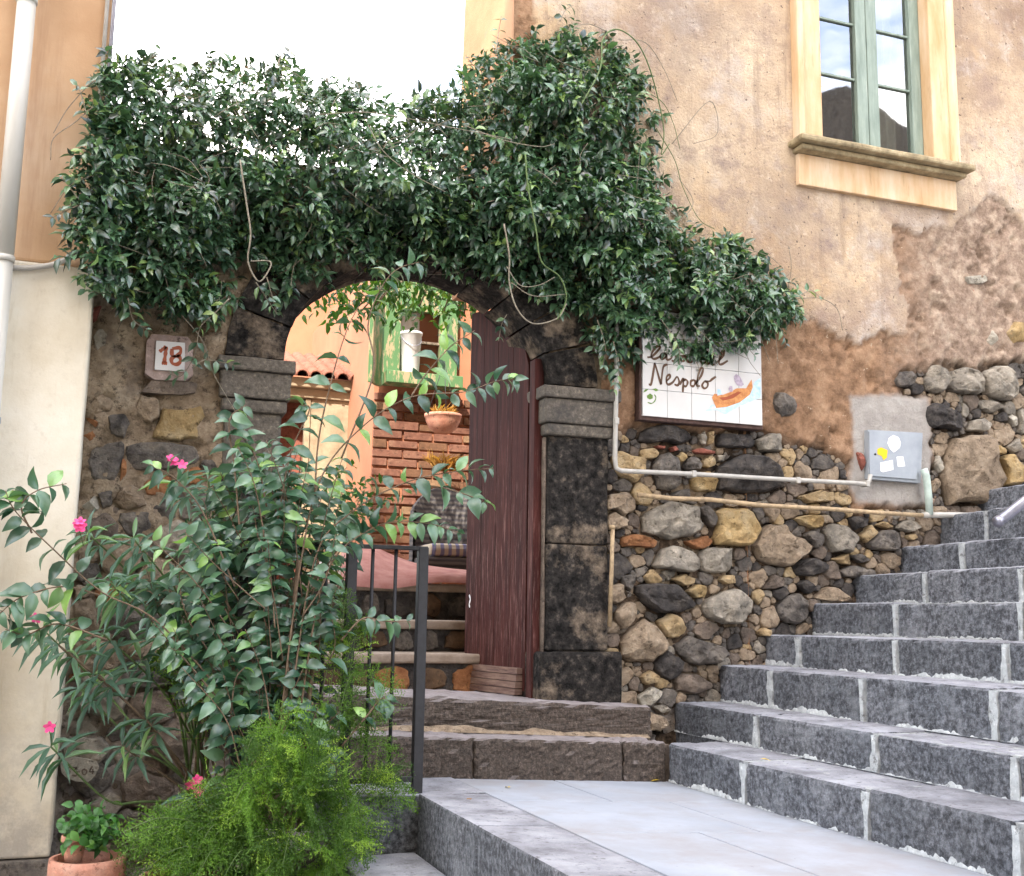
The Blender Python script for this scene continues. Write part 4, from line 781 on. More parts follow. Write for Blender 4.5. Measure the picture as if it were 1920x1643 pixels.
# ------------------------------------------------------------------ neighbour house on the other side of the gate
nb = thing('neighbour_house', 'neighbouring house, orange plaster above a white lower wall and dark plinth', 'house', (-2, .2, 0))
zsplit = float(PY(90, 494, -.35)[2]); zpl = float(PY(50, 1612, -.36)[2]); EX = -.075
g = G('orange_plaster'); a = g.noise(1.2, 6, .6); col = g.ramp(a, [(.3, (.40, .24, .13)), (.5, (.51, .335, .2)), (.7, (.6, .45, .32))])
col = g.mix(g.math('MULTIPLY', g.step(g.noise(2, 5, .7, stretch=(5, 5, .4), seed=3), .55, .75), .6), col, (.33, .18, .1)); M['orange'] = g.out(col, .9, g.noise(70, 5, .7), .3, .004, .2)
g = G('white_plaster'); a = g.noise(1.5, 6, .65); col = g.ramp(a, [(.3, (.5, .43, .31)), (.55, (.65, .6, .49)), (.75, (.72, .69, .6))])
col = g.mix(g.math('MULTIPLY', g.step(g.noise(3, 6, .7, stretch=(4, 4, .5), seed=5), .56, .75), .7), col, (.42, .34, .22)); zz_ = g.xyz()['Z']; col = g.mix(g.math('MULTIPLY', g.math('MULTIPLY', g.step(zz_, 1.5, .7), g.step(g.noise(7, 7, .75, seed=15), .42, .6)), .7), col, (.33, .3, .26)); col = g.mix(g.math('MULTIPLY', g.step(g.noise(16, 7, .8, seed=25), .55, .66), .35), col, (.45, .39, .3)); M['white'] = g.out(col, .88, g.noise(60, 5, .7), .3, .004, .2)
box('upper_wall', (-6, -.335, zsplit+.004), (EX-.012, .9, 6.2), M['orange'], nb, bevel=.012, cuts=5, amp=.006)
box('lower_wall', (-6, -.352, zpl), (EX, .9, zsplit), M['white'], nb, bevel=.012, cuts=14, amp=.006, freq=5)
box('plinth', (-6, -.375, 0), (EX+.012, .9, zpl-.003), M['D2'], nb, bevel=.01, cuts=5, amp=.004)
dpx = float(PY(28, 250, -.41)[0]); dp = thing('downpipe', 'pale grey round downpipe fixed to the orange and white wall', 'pipe', (dpx, -.41, 0))
g = G('pale_pipe'); col = g.ramp(g.noise(3, 5, .6, stretch=(1, 1, .3)), [(.3, (.38, .36, .3)), (.7, (.55, .54, .5))]); M['dpipe'] = g.out(col, .5, None)
for z0, z1 in ((.2, zsplit-.02), (zsplit-.015, 4.15), (4.155, 6.0)): tube('pipe_section', [(dpx, -.41, z0), (dpx, -.41, z1)], .038, M['dpipe'], dp, 16)
for z0 in (1.4, 2.35, zsplit-.02, 4.15, 5.2): tube('bracket', [(dpx, -.41, z0-.012), (dpx, -.41, z0+.012)], .043, M['steel'] if z0 == 2.35 else M['dpipe'], dp, 16)
for k, px in enumerate((197, 210)):
    x = float(PY(px, 60, -.36)[0]); o = tube('conduit', [(x, -.36, 3.3), (x, -.36, 6.1)], .009, M['pipe_white'] if k == 0 else M['steel'], None, 10)
    tag(o, ['thin pale conduit on the orange wall, the one nearer the downpipe', 'thin grey conduit on the orange wall, at the corner beside the sky'][k], 'conduit', 'conduits on the orange wall')
tag(tube('wall_cable', [PY(a, b, -.37) for a, b in ((22, 503), (60, 502), (100, 496), (130, 484), (160, 470))], .012, M['pipe_white'], None, 8, 5), 'pale cable sagging along the top of the white wall', 'cable')

# ------------------------------------------------------------------ house number and name panel
M['tile'] = plain('glazed_white_tile', (.60, .59, .57), .22, .05, 6, 0, .5); M['ink'] = plain('brown_glaze', (.10, .045, .02), .35); M['ink2'] = plain('rust_glaze', (.30, .06, .015), .35)
M['pinkmortar'] = mottled('pink_mortar', (.25, .18, .155), (.4, .31, .275), 20, rand=0)
yn = -.062; hp = thing('house_number', 'small white tile numbered 18 set in mortar beside the arch', 'number plate', PY(319, 668, yn))
def platevf(px, Y0, Y1):
    w = XZ(px, Y0); n_ = len(w); return [(x, Y0, z) for x, z in w]+[(x, Y1, z) for x, z in w], [tuple(range(n_))[::-1], tuple(range(n_, 2*n_))]+[(i, (i+1) % n_, (i+1) % n_+n_, i+n_) for i in range(n_)]
V, F = platevf([(275, 640), (285, 626), (352, 632), (362, 645), (362, 704), (350, 714), (290, 712), (272, 700)], -.046, .02); mk('mortar_frame', V, F, M['pinkmortar'], hp)
V, F = platevf([(265, 735), (285, 713), (360, 716), (371, 720), (366, 736), (340, 740), (300, 738)], -.036, .02); mk('mortar_ledge', V, F, M['G2'], hp)
V, F = platevf([(293, 639), (347, 643), (346, 697), (290, 693)], yn, -.04); mk('tile', V, F, M['tile'], hp)
NO, NS = (250, 600), 200/1920
for nm, strokes in (('digit_one', [[(470, 575), (530, 530), (590, 480)], [(595, 480), (580, 600), (555, 770)], [(510, 775), (610, 785)]]),
                    ('digit_eight', [[(700, 520), (830, 505), (850, 580), (780, 650), (700, 630), (695, 520)], [(770, 650), (690, 700), (700, 780), (790, 800), (850, 740), (830, 670), (780, 650)]])):
    V, F = merge([ribbon_vf(XZ(zoomed(NO, NS, s), yn), .0085, yn-.0012) for s in strokes]); mk(nm, V, F, M['ink2'], hp)
ysn = -.082; sg_ = thing('name_panel', 'white tiled name panel with brown script and a painted rowing boat', 'sign', PY(1317, 790, ysn))
SO, SS = (1180, 600), 280/1920; M['darkgrout'] = mottled('brown_grout', (.05, .03, .025), (.12, .072, .06), 20, rand=0)
x0, x1 = PY(1205, 780, ysn)[0], PY(1430, 798, ysn)[0]; z0 = (PY(1205, 780, ysn)[2]+PY(1430, 798, ysn)[2])/2; tw = (x1-x0)/5; th = tw*.99
box('backing', (x0-.012, ysn+.012, z0-.02), (x1+.009, .0, z0+4*th+.012), M['darkgrout'], sg_, bevel=.004, cuts=4, amp=.003)
for i in range(5):
    for j in range(4): box('tile', (x0+tw*i+.001, ysn, z0+th*j+.001), (x0+tw*(i+1)-.001, ysn+.013, z0+th*(j+1)-.001), M['tile'], sg_, bevel=.0012)
words = dict(lettering_casa=[[(230, 482), (290, 470), (375, 385), (398, 348), (350, 345), (292, 420), (285, 482), (330, 502), (405, 465)], [(475, 442), (430, 432), (400, 470), (420, 507), (465, 480), (475, 442), (482, 510), (530, 500), (575, 440), (602, 490), (570, 532), (542, 520)], [(602, 515), (650, 500), (722, 468), (680, 462), (652, 500), (680, 532), (725, 500), (731, 465), (742, 530), (790, 542), (835, 515)]],
             lettering_del=[[(985, 490), (945, 482), (915, 520), (940, 557), (985, 530), (1003, 395), (992, 540), (1022, 562), (1080, 502), (1075, 455), (1045, 485), (1050, 562), (1095, 575)], [(1110, 560), (1190, 480), (1222, 400), (1195, 398), (1160, 500), (1152, 562), (1185, 572), (1265, 525)]],
             lettering_nespolo=[[(248, 825), (280, 822), (320, 595), (330, 572), (400, 808), (410, 790), (430, 625), (460, 582), (492, 575)], [(470, 792), (520, 742), (515, 706), (480, 732), (476, 800), (502, 832), (560, 800), (612, 732), (640, 800), (620, 842), (578, 830)], [(650, 835), (692, 755), (686, 932)], [(690, 790), (722, 768), (748, 800), (730, 852), (694, 850)],
                                [(832, 770), (790, 790), (788, 840), (825, 852), (847, 800), (832, 770)], [(845, 830), (920, 722), (946, 640), (930, 615), (900, 662), (866, 800), (872, 850), (905, 850)], [(965, 790), (935, 840), (960, 882), (1000, 862), (1006, 810), (970, 788), (1030, 790), (1065, 762), (1112, 730)]])
for nm, st in words.items(): V, F = merge([ribbon_vf(XZ(zoomed(SO, SS, s), ysn), .0062, ysn-.0015) for s in st]); mk(nm, V, F, M['ink'], sg_)
def flat(nm, pts, Y, mat): w = XZ(zoomed(SO, SS, pts), ysn); return mk(nm, [(x, Y, z) for x, z in w], [tuple(range(len(w)))], mat, sg_)
g = G('boat_glaze'); M['boat'] = g.out(g.ramp(g.noise(40, 4, .6), [(.35, (.42, .14, .03)), (.65, (.62, .27, .08))]), .35)
g = G('sea_glaze'); M['sea'] = g.out(g.ramp(g.noise(35, 4, .6), [(.35, (.32, .52, .66)), (.7, (.62, .72, .78))]), .35); M['mauve'] = plain('mauve_glaze', (.4, .33, .4), .35, .3, 60)
flat('painted_sea', [(970, 1175), (1060, 1090), (1180, 1100), (1330, 1060), (1480, 980), (1560, 930), (1610, 800), (1685, 745), (1688, 1000), (1560, 1050), (1420, 1110), (1230, 1215), (1120, 1160)], ysn-.0008, M['sea'])
flat('painted_boat', [(1060, 1000), (1090, 950), (1200, 965), (1290, 930), (1380, 880), (1500, 880), (1570, 765), (1585, 870), (1550, 960), (1420, 1060), (1250, 1120), (1115, 1135)], ysn-.0014, M['boat'])
flat('painted_boat', [(1150, 1000), (1250, 990), (1400, 920), (1440, 935), (1330, 1010), (1200, 1040)], ysn-.002, M['ink2'])
flat('painted_figure', [(1340, 730), (1370, 695), (1420, 730), (1470, 830), (1440, 860), (1380, 840), (1350, 790)], ysn-.002, M['mauve'])
flat('painted_figure', [(1130, 890), (1170, 900), (1190, 960), (1130, 975)], ysn-.002, M['sea']); flat('painted_figure', [(1290, 850), (1320, 850), (1330, 920), (1290, 930), (1270, 890)], ysn-.0022, M['mauve'])
M['greeng'] = plain('green_glaze', (.10, .2, .02), .35, .3, 50)
flat('painted_sprig', [(290, 890), (340, 880), (380, 905), (340, 920)], ysn-.0014, M['greeng']); flat('painted_sprig', [(175, 935), (200, 895), (250, 888), (215, 920)], ysn-.0014, M['greeng'])
flat('painted_fruit', [(225, 975), (265, 945), (300, 970), (300, 1010), (260, 1025), (228, 1005)], ysn-.0014, M['greeng'])
V, F = ribbon_vf(XZ(zoomed(SO, SS, [(235, 1060), (280, 1075), (320, 1050), (340, 1000), (320, 960)]), ysn), .003, ysn-.0014); mk('painted_stroke', V, F, M['greeng'], sg_)
# faded oval plate low on the wall
ov = thing('oval_plate', 'chipped pale oval plate with faded figures low on the stone wall', 'plate', PY(150, 1440, -.06))
V, F = platevf(zoomed((100, 1390), 160/1920, [(150, 400), (450, 370), (760, 400), (980, 470), (1030, 600), (950, 760), (860, 860), (760, 930), (500, 900), (300, 830), (180, 700)]), -.075, .0); mk('plate', V, F, M['W'], ov)
V, F = merge([ribbon_vf(XZ(zoomed((100, 1390), 160/1920, s), -.075), .0035, -.0765) for s in ([(380, 590), (310, 600), (320, 660), (370, 680), (350, 740), (290, 730)], [(430, 590), (520, 600), (470, 660), (540, 700), (510, 770), (420, 760)], [(590, 680), (596, 690)], [(690, 620), (650, 670), (670, 740), (730, 740), (750, 670), (690, 620)], [(880, 560), (820, 680), (920, 680)], [(890, 620), (880, 740)])])
mk('faded_figures', V, F, M['G2'], ov)

# ------------------------------------------------------------------ meter box, pipes, rails
g = G('grey_box'); M['meter'] = g.out(g.ramp(g.noise(8, 5, .6), [(.3, (.26, .29, .32)), (.7, (.36, .39, .42))]), .5, None, spec=.4)
mbx = thing('meter_box', 'grey electricity meter box with torn stickers set in the wall', 'meter box', PY(1677, 900, -.04))
V, F = platevf([(1627, 806), (1730, 812), (1726, 906), (1628, 898)], -.045, .03); mk('frame', V, F, M['meter'], mbx)
V, F = platevf([(1630, 809), (1722, 814), (1719, 899), (1631, 892)], -.056, -.03); mk('lid', V, F, M['meter'], mbx)
M['sticker'] = plain('white_sticker', (.85, .85, .85), .6, .03); M['ysticker'] = plain('yellow_sticker', (.85, .5, .01), .6, .05)
BO, BS = (1590, 780), 170/1397
for nm, pts, mt in (('round_sticker', [(610, 420), (630, 340), (700, 295), (780, 330), (815, 410), (800, 490), (740, 540), (705, 562), (650, 510)], 'sticker'), ('sticker', [(500, 720), (690, 680), (700, 830), (540, 868), (505, 850)], 'sticker'), ('sticker', [(750, 630), (850, 625), (880, 775), (770, 785)], 'sticker'),
                    ('yellow_sticker', [(455, 510), (510, 485), (610, 530), (600, 640), (550, 682), (520, 620), (455, 590)], 'ysticker'), ('lock', [(400, 590), (420, 572), (442, 590), (420, 612)], 'iron')):
    V, F = platevf(zoomed(BO, BS, pts), -.0575, -.056); mk(nm, V, F, M[mt], mbx)
V, F = ribbon_vf(XZ(zoomed(BO, BS, [(670, 470), (690, 465), (720, 425)]), -.0575), .0015, -.0585); mk('red_tick', V, F, M['ink2'], mbx)
yp = -.085
pa = thing('wall_conduit', 'grey white conduit running down and along the rubble wall to the meter box', 'conduit', PY(1155, 880, yp))
tube('conduit_run', [PY(a, b, yp) for a, b in ((1157, 600), (1156, 700), (1153, 860), (1155, 878), (1165, 883), (1300, 889), (1450, 898), (1600, 906), (1622, 908), (1630, 902), (1632, 890))], .0125, M['pipe_white'], pa, 10)
for a, b in ((1300, 889), (1495, 901), (1155, 790), (1625, 907)): p = PY(a, b, yp); box('clip', p-np.array([.012, .016, .017]), p+np.array([.012, .05, .017]), M['pipe_white'], pa, bevel=.003)
pb = thing('lower_pipe', 'thin weathered tan pipe running along the rubble below the conduit', 'pipe', PY(1480, 950, yp))
tube('pipe_run', [PY(a, b, yp) for a, b in ((1196, 928), (1260, 935), (1330, 937), (1430, 948), (1560, 955), (1650, 962), (1736, 967))], .0125, M['pipe_tan'], pb, 9)
pc = thing('riser_pipe', 'short pale green pipe beside the meter box with a white branch', 'pipe', PY(1740, 960, yp))
M['palegreen'] = plain('pale_green_pipe', (.42, .5, .44), .5, .15)
tube('riser', [PY(a, b, yp) for a, b in ((1732, 880), (1737, 893), (1741, 930), (1743, 966))], .021, M['palegreen'], pc, 12); tube('branch', [PY(a, b, yp) for a, b in ((1730, 966), (1790, 966), (1870, 968), (1960, 973))], .017, M['pipe_white'], pc, 10)
pd = thing('thin_vertical_pipe', 'thin tan upright pipe on the rubble beside the black jamb', 'pipe', PY(1145, 1160, -.09))
tube('pipe_run', [PY(a, b, -.09) for a, b in ((1149, 985), (1147, 1060), (1143, 1175))], .011, M['pipe_tan'], pd, 9); tube('coupling', [PY(1148, 985, -.09), PY(1148, 992, -.09)], .015, M['pipe_tan'], pd, 9)
yh = -.82; h0, h1 = PY(1872, 978, yh), PY(1930, 934, yh); sl_ = (h1-h0)/(h1[0]-h0[0])
hr = thing('handrail', 'galvanised steel handrail end beside the top of the stair', 'handrail', h0)
tube('rail', [h0, h0+sl_*.4, h0+sl_*1.9], .027, M['steel'], hr, 14); tube('end_cap', [h0-sl_*.012, h0+sl_*.012], .029, M['steel'], hr, 14)
for s in (.55, 1.75): p = h0+sl_*s; tube('rail_post', [p, (p[0], p[1], SZ[min(len(SX)-1, max(0, sum(1 for q in SX if q < p[0])-1))]-.01)], .02, M['steel'], hr, 10)
YR = -.845; rl = thing('railing', 'black iron railing on the landing among the plants', 'railing', (PY(777, 1500, YR)[0], YR, .92))
xr1, xr0 = float(PY(787, 1250, YR)[0]), float(PY(652, 1250, YR)[0]); zt_ = float(PY(793, 1027, YR)[2])
for x in (xr1, xr0, .55): box('post', (x-.02, YR-.02, .36 if x < .6 else .9), (x+.02, YR+.02, zt_), M['iron'], rl, bevel=.003)
box('top_rail', (.55, YR-.016, zt_-.012), (xr1+.018, YR+.016, zt_+.004), M['iron'], rl, bevel=.002); box('bottom_rail', (.55, YR-.012, .965), (xr1, YR+.012, .985), M['iron'], rl, bevel=.002)
nb_ = [float(PY(a, 1250, YR)[0]) for a in (692, 736)]+[xr0-.1*k for k in range(1, 4)]
for x in nb_: tube('bar', [(x, YR, .975), (x, YR, zt_)], .0075, M['iron'], rl, 8)

V, F = ribbon_vf(np.array([(0, 0), (.006, .02), (-.004, .045), (.008, .07)]), .006, 0)
mk('paint_mark', [leaf_pt(.60+x, 1.66+z, .0015) for x, y, z in V], F, M['sticker'], door)
# ------------------------------------------------------------------ courtyard behind the gate
zy = lambda u, v, Y: float(PY(u, v, Y)[2]); xy = lambda u, v, Y: float(PY(u, v, Y)[0])
CY = [.62, .98, 1.34]; CZ = [zy(780, 1226, .62), zy(780, 1163, .98), zy(780, 1094, 1.34)]
g = G('tread_stone'); M['tread'] = g.out(g.ramp(g.noise(9, 6, .7), [(.3, (.2, .15, .11)), (.7, (.38, .31, .25))]), .85, g.noise(50, 5, .7), .5, .006)
g = G('yard_floor'); M['yard'] = g.out(g.ramp(g.noise(4, 6, .65), [(.3, (.3, .2, .14)), (.7, (.45, .33, .25))]), .9, g.noise(40, 5, .7), .4, .006)
tag(box('yard_terrace', (.2, CY[2]+.05, .3), (6, 9, CZ[2]-.01), M['yard'], None, bevel=0), kind='structure')
tag(box('yard_floor', (.2, .36, .3), (3.3, CY[0]+.1, 1.16), M['yard'], None, bevel=0), kind='structure')
M['yr'] = mottled('shade_brown_stone', (.05, .03, .018), (.13, .08, .045), 14)  # brown darkened to put the riser shade into the stone
ys_ = thing('courtyard_steps', 'shade-darkened stone steps with orange rubble risers rising behind the gate', 'steps', (1.7, 1.0, 1.2)); rs = np.random.RandomState(3); zprev = 1.2
for k, (y, z) in enumerate(zip(CY, CZ)):
    box('tread', (.6, y-.02, z-.05), (3.0, y+.42, z), M['tread'], ys_, bevel=.012, cuts=6, amp=.006, seed=k)
    box('riser_bed', (.6, y+.015, zprev-.2), (3.0, y+.3, z-.045), M['D'], ys_, bevel=0); x = .85  # black bed and darker upper stones carry the riser shade in their colour
    while x < 2.6:
        w = rs.uniform(.1, .24); hh_ = z-.05-zprev
        p = np.array([(x+w*(.5+a*.48*rs.uniform(.75, 1)), zprev+hh_*(.5+b*.5*rs.uniform(.6, 1))) for a, b in ((-1, -.8), (-.3, -1), (.5, -.95), (1, -.7), (.95, .6), (.3, 1), (-.5, .9), (-1, .5))])
        V, F = stone_vf(p, .03, 900+k*40+int(x*20), y0=y+.012); mk('stone', V, F, M[['O', 'yr', 'O', 'yr'][rs.randint(4)] if k == 0 else ['D', 'yr', 'D', 'D2'][rs.randint(4)]], ys_, True); x += w+.012
    zprev = z
# faded cloth over the edge of the terrace
prof = [(670, 1094, 1.27, 1), (700, 1030, 1.75, 0)]
top = [PY(a, b, 1.9) for a, b in ((640, 1022), (700, 1026), (735, 1040), (780, 1056), (830, 1064), (890, 1070))]; bot = [PY(a, b, 1.30) for a, b in ((640, 1086), (700, 1090), (735, 1092), (780, 1086), (830, 1080), (890, 1084))]
dn = [PY(a, b+12, 1.285) for a, b in ((640, 1086), (700, 1090), (735, 1092), (780, 1086), (830, 1080), (890, 1084))]
rows = [catmull(top, 5), (catmull(top, 5)*.5+catmull(bot, 5)*.5)+np.array([0, 0, .012]), catmull(bot, 5), catmull(dn, 5)]; m = len(rows[0]); V = [tuple(p) for r_ in rows for p in r_]
g = G('faded_red_cloth'); M['cloth'] = g.out(g.ramp(g.noise(8, 5, .6), [(.3, (.25, .09, .075)), (.7, (.42, .22, .19))]), .9, g.noise(40, 4, .6), .3, .005)
o = mk('blanket', V, [(k*m+i, k*m+i+1, (k+1)*m+i+1, (k+1)*m+i) for k in range(3) for i in range(m-1)], M['cloth'], None, True); tag(o, 'faded red blanket lying over the edge of the courtyard terrace', 'blanket')
# yard house with bricks and green window
YH = 3.3; bx0, bx1 = xy(697, 850, YH), 4.2; bz1 = zy(780, 728, YH)
yh_ = thing('courtyard_house', 'sunlit courtyard house with a red brick wall and green window', 'house', (3, 4.5, 1.7))
g = G('peach_plaster'); M['peach'] = g.out(g.ramp(g.noise(2, 5, .6), [(.3, (.30, .115, .06)), (.7, (.38, .165, .09))]), .9, g.noise(50, 5, .6), .3, .005)
box('wall', (bx0, YH, 1.2), (bx1, 6.2, 4.5), M['peach'], yh_, bevel=0)
M['yb1'] = mottled('yard_brick_red', (.10, .042, .028), (.17, .075, .05), 16, c3=(.22, .12, .08)); M['yb2'] = mottled('yard_brick_brown', (.1, .05, .028), (.18, .09, .05), 16); M['yb3'] = mottled('yard_brick_tan', (.17, .1, .055), (.27, .17, .1), 16)
rs = np.random.RandomState(8); z = CZ[2]; row = 0; bl, bh = .235, .062
bme = {}
while z+bh < bz1:
    x = bx0+.003-(.12 if row % 2 else 0)
    while x < bx0+1.05:
        a, b = max(x, bx0+.003), min(x+bl, bx0+1.1)
        if b-a > .04: box('brick', (a, YH-.014-rs.uniform(0, .02), z+rs.uniform(-.004, .004)), (b-rs.uniform(0, .012), YH+.02, z+bh-rs.uniform(0, .008)), M[['yb1', 'yb2', 'yb1', 'yb1', 'yb3'][rs.randint(5)]], yh_, bevel=.004)
        x += bl+.012
    z += bh+.012; row += 1
g = G('peeling_green'); n = g.noise(6, 6, .7, stretch=(3, 3, .8)); M['green'] = g.out(g.mix(g.step(n, .52, .56), (.07, .16, .06), (.3, .24, .14)), .6, g.noise(40, 5, .7), .3, .003)
g = G('clear_glass'); tp = g.n.new('ShaderNodeBsdfTransparent'); gl = g.n.new('ShaderNodeBsdfGlossy'); gl.inputs['Roughness'].default_value = .03; fr = g.n.new('ShaderNodeFresnel'); fr.inputs['IOR'].default_value = 1.35; ms = g.n.new('ShaderNodeMixShader')
g.l.new(fr.outputs[0], ms.inputs[0]); g.l.new(tp.outputs[0], ms.inputs[1]); g.l.new(gl.outputs[0], ms.inputs[2]); g.l.new(ms.outputs[0], g.n['Material Output'].inputs['Surface']); M['clear'] = g.m
WY = YH-.05; wx0, wx1, wz0, wz1 = xy(716, 650, WY), xy(856, 650, WY), zy(780, 722, WY), zy(780, 520, WY)
wd_ = box('window', (wx0-.01, WY+.052, wz0-.03), (wx1+.01, WY+.07, wz1), M['room'], yh_, bevel=0, label='green window with peeling paint and a white curtain')
ix0, ix1, iz0, iz1 = xy(749, 650, WY), xy(823, 650, WY), zy(780, 703, WY), zy(780, 585, WY)
for lo, hi in (((wx0, wz0), (ix0, wz1)), ((ix1, wz0), (wx1, wz1))): box('stile', (lo[0], WY-.03, lo[1]), (hi[0], WY+.03, hi[1]), M['green'], wd_, bevel=.004)
for a, b in ((wz0, iz0), (iz1, wz1)): box('rail', (ix0+.001, WY-.026, a), (ix1-.001, WY+.026, b), M['green'], wd_, bevel=.004)
box('glazing_bar', (ix0, WY-.012, zy(780, 642, WY)-.01), (ix1, WY+.012, zy(780, 642, WY)+.01), M['G2'], wd_, bevel=.002)
mk('pane', [(ix0, WY+.02, iz0), (ix1, WY+.02, iz0), (ix1, WY+.02, iz1), (ix0, WY+.02, iz1)], [(0, 1, 2, 3)], M['clear'], wd_)
cloth('curtain', ix0, ix0+(ix1-ix0)*.52, iz0, iz1, WY+.034, wd_, M['sticker'], .004, 4)
sa, sb = PY(700, 650, WY-.02), PY(716, 650, WY-.04)
o = hexa('shutter', [(PY(688, 735, WY-.2)[0], WY-.2, wz0-.05), (PY(688, 735, WY-.2)[0]+.035, WY-.2, wz0-.05), (wx0-.004, WY-.05, wz0-.05), (wx0-.045, WY-.05, wz0-.05), (PY(688, 735, WY-.2)[0], WY-.2, wz1), (PY(688, 735, WY-.2)[0]+.035, WY-.2, wz1), (wx0-.004, WY-.05, wz1), (wx0-.045, WY-.05, wz1)], M['green'], wd_, bevel=.004)
M['bucket'] = plain('white_enamel', (.6, .6, .6), .5, .04)
bk = PY(769, 702, WY-.10); wb = thing('white_bucket', 'white bucket standing at the green courtyard window', 'bucket', bk); hb_ = zy(769, 624, WY-.10)-bk[2]
V, F = lathe_vf([(.0, 0), (.062, 0), (.066, .01), (.082, hb_*.93), (.088, hb_*.94), (.088, hb_), (.08, hb_), (.076, hb_*.9)], bk, 24); mk('bucket_body', V, F, M['bucket'], wb, True)
tube('bail', catmull([bk+[-.085, 0, hb_*.9], bk+[-.06, -.06, hb_*.72], bk+[0, -.1, hb_*.62], bk+[.06, -.06, hb_*.72], bk+[.085, 0, hb_*.9]], 4), .003, M['steel'], wb, 5)
box('window_ledge', (wx0, WY-.2, wz0-.035), (wx1, WY-.032, bk[2]-.001), M['green'], wd_, bevel=.004)
# lean-to with tiled eave
LY = 4.25; lt = thing('tiled_lean_to', 'cream lean-to with a clay tiled eave and dark doorway in the courtyard', 'outbuilding', (xy(620, 900, LY), LY, 1.7))
g = G('cream_render'); M['cream'] = g.out(g.ramp(g.noise(5, 6, .65), [(.3, (.19, .14, .085)), (.7, (.36, .29, .195))]), .9, g.noise(30, 5, .7), .6, .008)
lx0, lx1, ld0, ld1 = xy(480, 800, LY), xy(692, 800, LY), xy(525, 800, LY), xy(582, 800, LY); ez = zy(610, 750, LY); ft = zy(610, 715, LY)
box('wall', (ld1, LY, 1.2), (lx1, LY+1.6, ez), M['cream'], lt, bevel=.006, cuts=8, amp=.012); box('wall', (lx0-.6, LY, 1.2), (ld0, LY+1.6, ez), M['cream'], lt, bevel=.006)
box('doorway', (ld0, LY+.25, 1.2), (ld1, LY+.3, ez), M['R'], lt, bevel=0); box('door_post', (ld1-.05, LY-.01, CZ[2]), (ld1-.005, LY+.06, ez-.005), M['cream'], lt, bevel=.004)
box('lintel', (lx0-.6, LY-.03, ez+.001), (lx1, LY+1.5, ez+(ft-ez)*.48), M['cream'], lt, bevel=.005); box('fascia', (lx0-.6, LY-.09, ez+(ft-ez)*.5), (lx1, LY+1.5, ft), M['cream'], lt, bevel=.006)
M['ytile'] = mottled('yard_roof_tile', (.13, .05, .032), (.24, .105, .07), 12); r_ = .062; k = 0; x = lx0
tv = []
for a in np.linspace(0, math.pi, 7): tv.append((r_*math.cos(a), r_*math.sin(a)))
while x < lx1-.02:
    V = [(x+p[0], y, ft+.005+p[1]+s) for y, s in ((LY-.17, -.01), (LY+.9, .38)) for p in tv]+[(x+p[0]*.78, y, ft+.002+p[1]*.78+s) for y, s in ((LY-.17, -.01), (LY+.9, .38)) for p in tv]
    F = [(i, i+1, 8+i, 7+i) for i in range(6)]+[(15+i, 14+i, 21+i, 22+i) for i in range(6)]+[(i+1, i, 14+i, 15+i) for i in range(6)]
    mk('roof_tile', V, F, M['ytile'], lt, True); x += r_*1.85
mk('roof_bed', [(lx0-.1, LY-.10, ft+.006), (lx1, LY-.10, ft+.006), (lx1, LY+1.0, ft+.39), (lx0-.1, LY+1.0, ft+.39)], [(0, 1, 2, 3)], M['ytile'], lt)
OY = 6.6; ow = thing('orange_wall', 'bright peach house wall above the tiled eave seen through the arch', 'wall', (2, OY, 1.7)); box('wall_face', (.3, OY, 1.2), (3.6, OY+.4, zy(600, 395, OY)), M['peach'], ow, bevel=0)
# hanging bowl, dry plants, chair, balusters
bc = PY(830, 812, 2.75); hb = thing('hanging_bowl', 'terracotta bowl with dry straw plant hanging by the brick wall', 'planter', bc)
V, F = lathe_vf([(.001, 0), (.06, .0), (.10, .03), (.128, .085), (.135, .115), (.14, .118), (.14, .14), (.12, .14), (.10, .09)], bc, 24); mk('bowl', V, F, M['terracotta'], hb, True)
for k in range(3): a = 2.1*k+.4; tube('chain', [(bc[0]+.13*math.cos(a), bc[1]+.13*math.sin(a), bc[2]+.13), (bc[0], bc[1], bc[2]+.55)], .003, M['iron'], hb, 5)
def blades(n_, c, spread_, ln_, rs): 
    an = rs.uniform(0, 6.28, n_); d = np.stack([np.cos(an)*spread_, np.sin(an)*spread_, rs.uniform(.5, 1, n_)], 1); return np.tile(np.array(c), (n_, 1))+rs.normal(0, .03, (n_, 3))*[1, 1, .2], d, rs.normal(0, 1, (n_, 3)), rs.uniform(.5, 1, n_)*ln_, np.full(n_, .012), rs.rand(n_)
rs = np.random.RandomState(2); leaves_mesh('dry_plant', *blades(90, bc+[0, 0, .12], .8, .15, rs), M['dry'], hb)
dc = PY(832, 882, 2.9); dpn = thing('dry_plant', 'bush of dry orange straw below the hanging bowl', 'plant', dc); leaves_mesh('straw', *blades(140, dc, .9, .2, rs), M['dry'], dpn)
tube('stalk', [dc-[0, 0, .9], dc-[0, 0, .4], dc], .008, M['twig'], dpn, 6)
g = G('woven_stripe'); wvn = g.n.new('ShaderNodeTexWave'); wvn.bands_direction = 'Z'; wvn.inputs['Scale'].default_value = 9; wvn.inputs['Distortion'].default_value = 2; g.l.new(g.tc.outputs['Object'], wvn.inputs['Vector'])
M['woven'] = g.out(g.ramp(wvn.outputs['Fac'], [(.3, (.04, .036, .04)), (.7, (.085, .075, .07))]), .9, g.noise(60, 4, .6), .4, .004)
g = G('striped_cushion'); wvn = g.n.new('ShaderNodeTexWave'); wvn.inputs['Scale'].default_value = 6; wvn.inputs['Distortion'].default_value = 3; g.l.new(g.tc.outputs['Object'], wvn.inputs['Vector'])
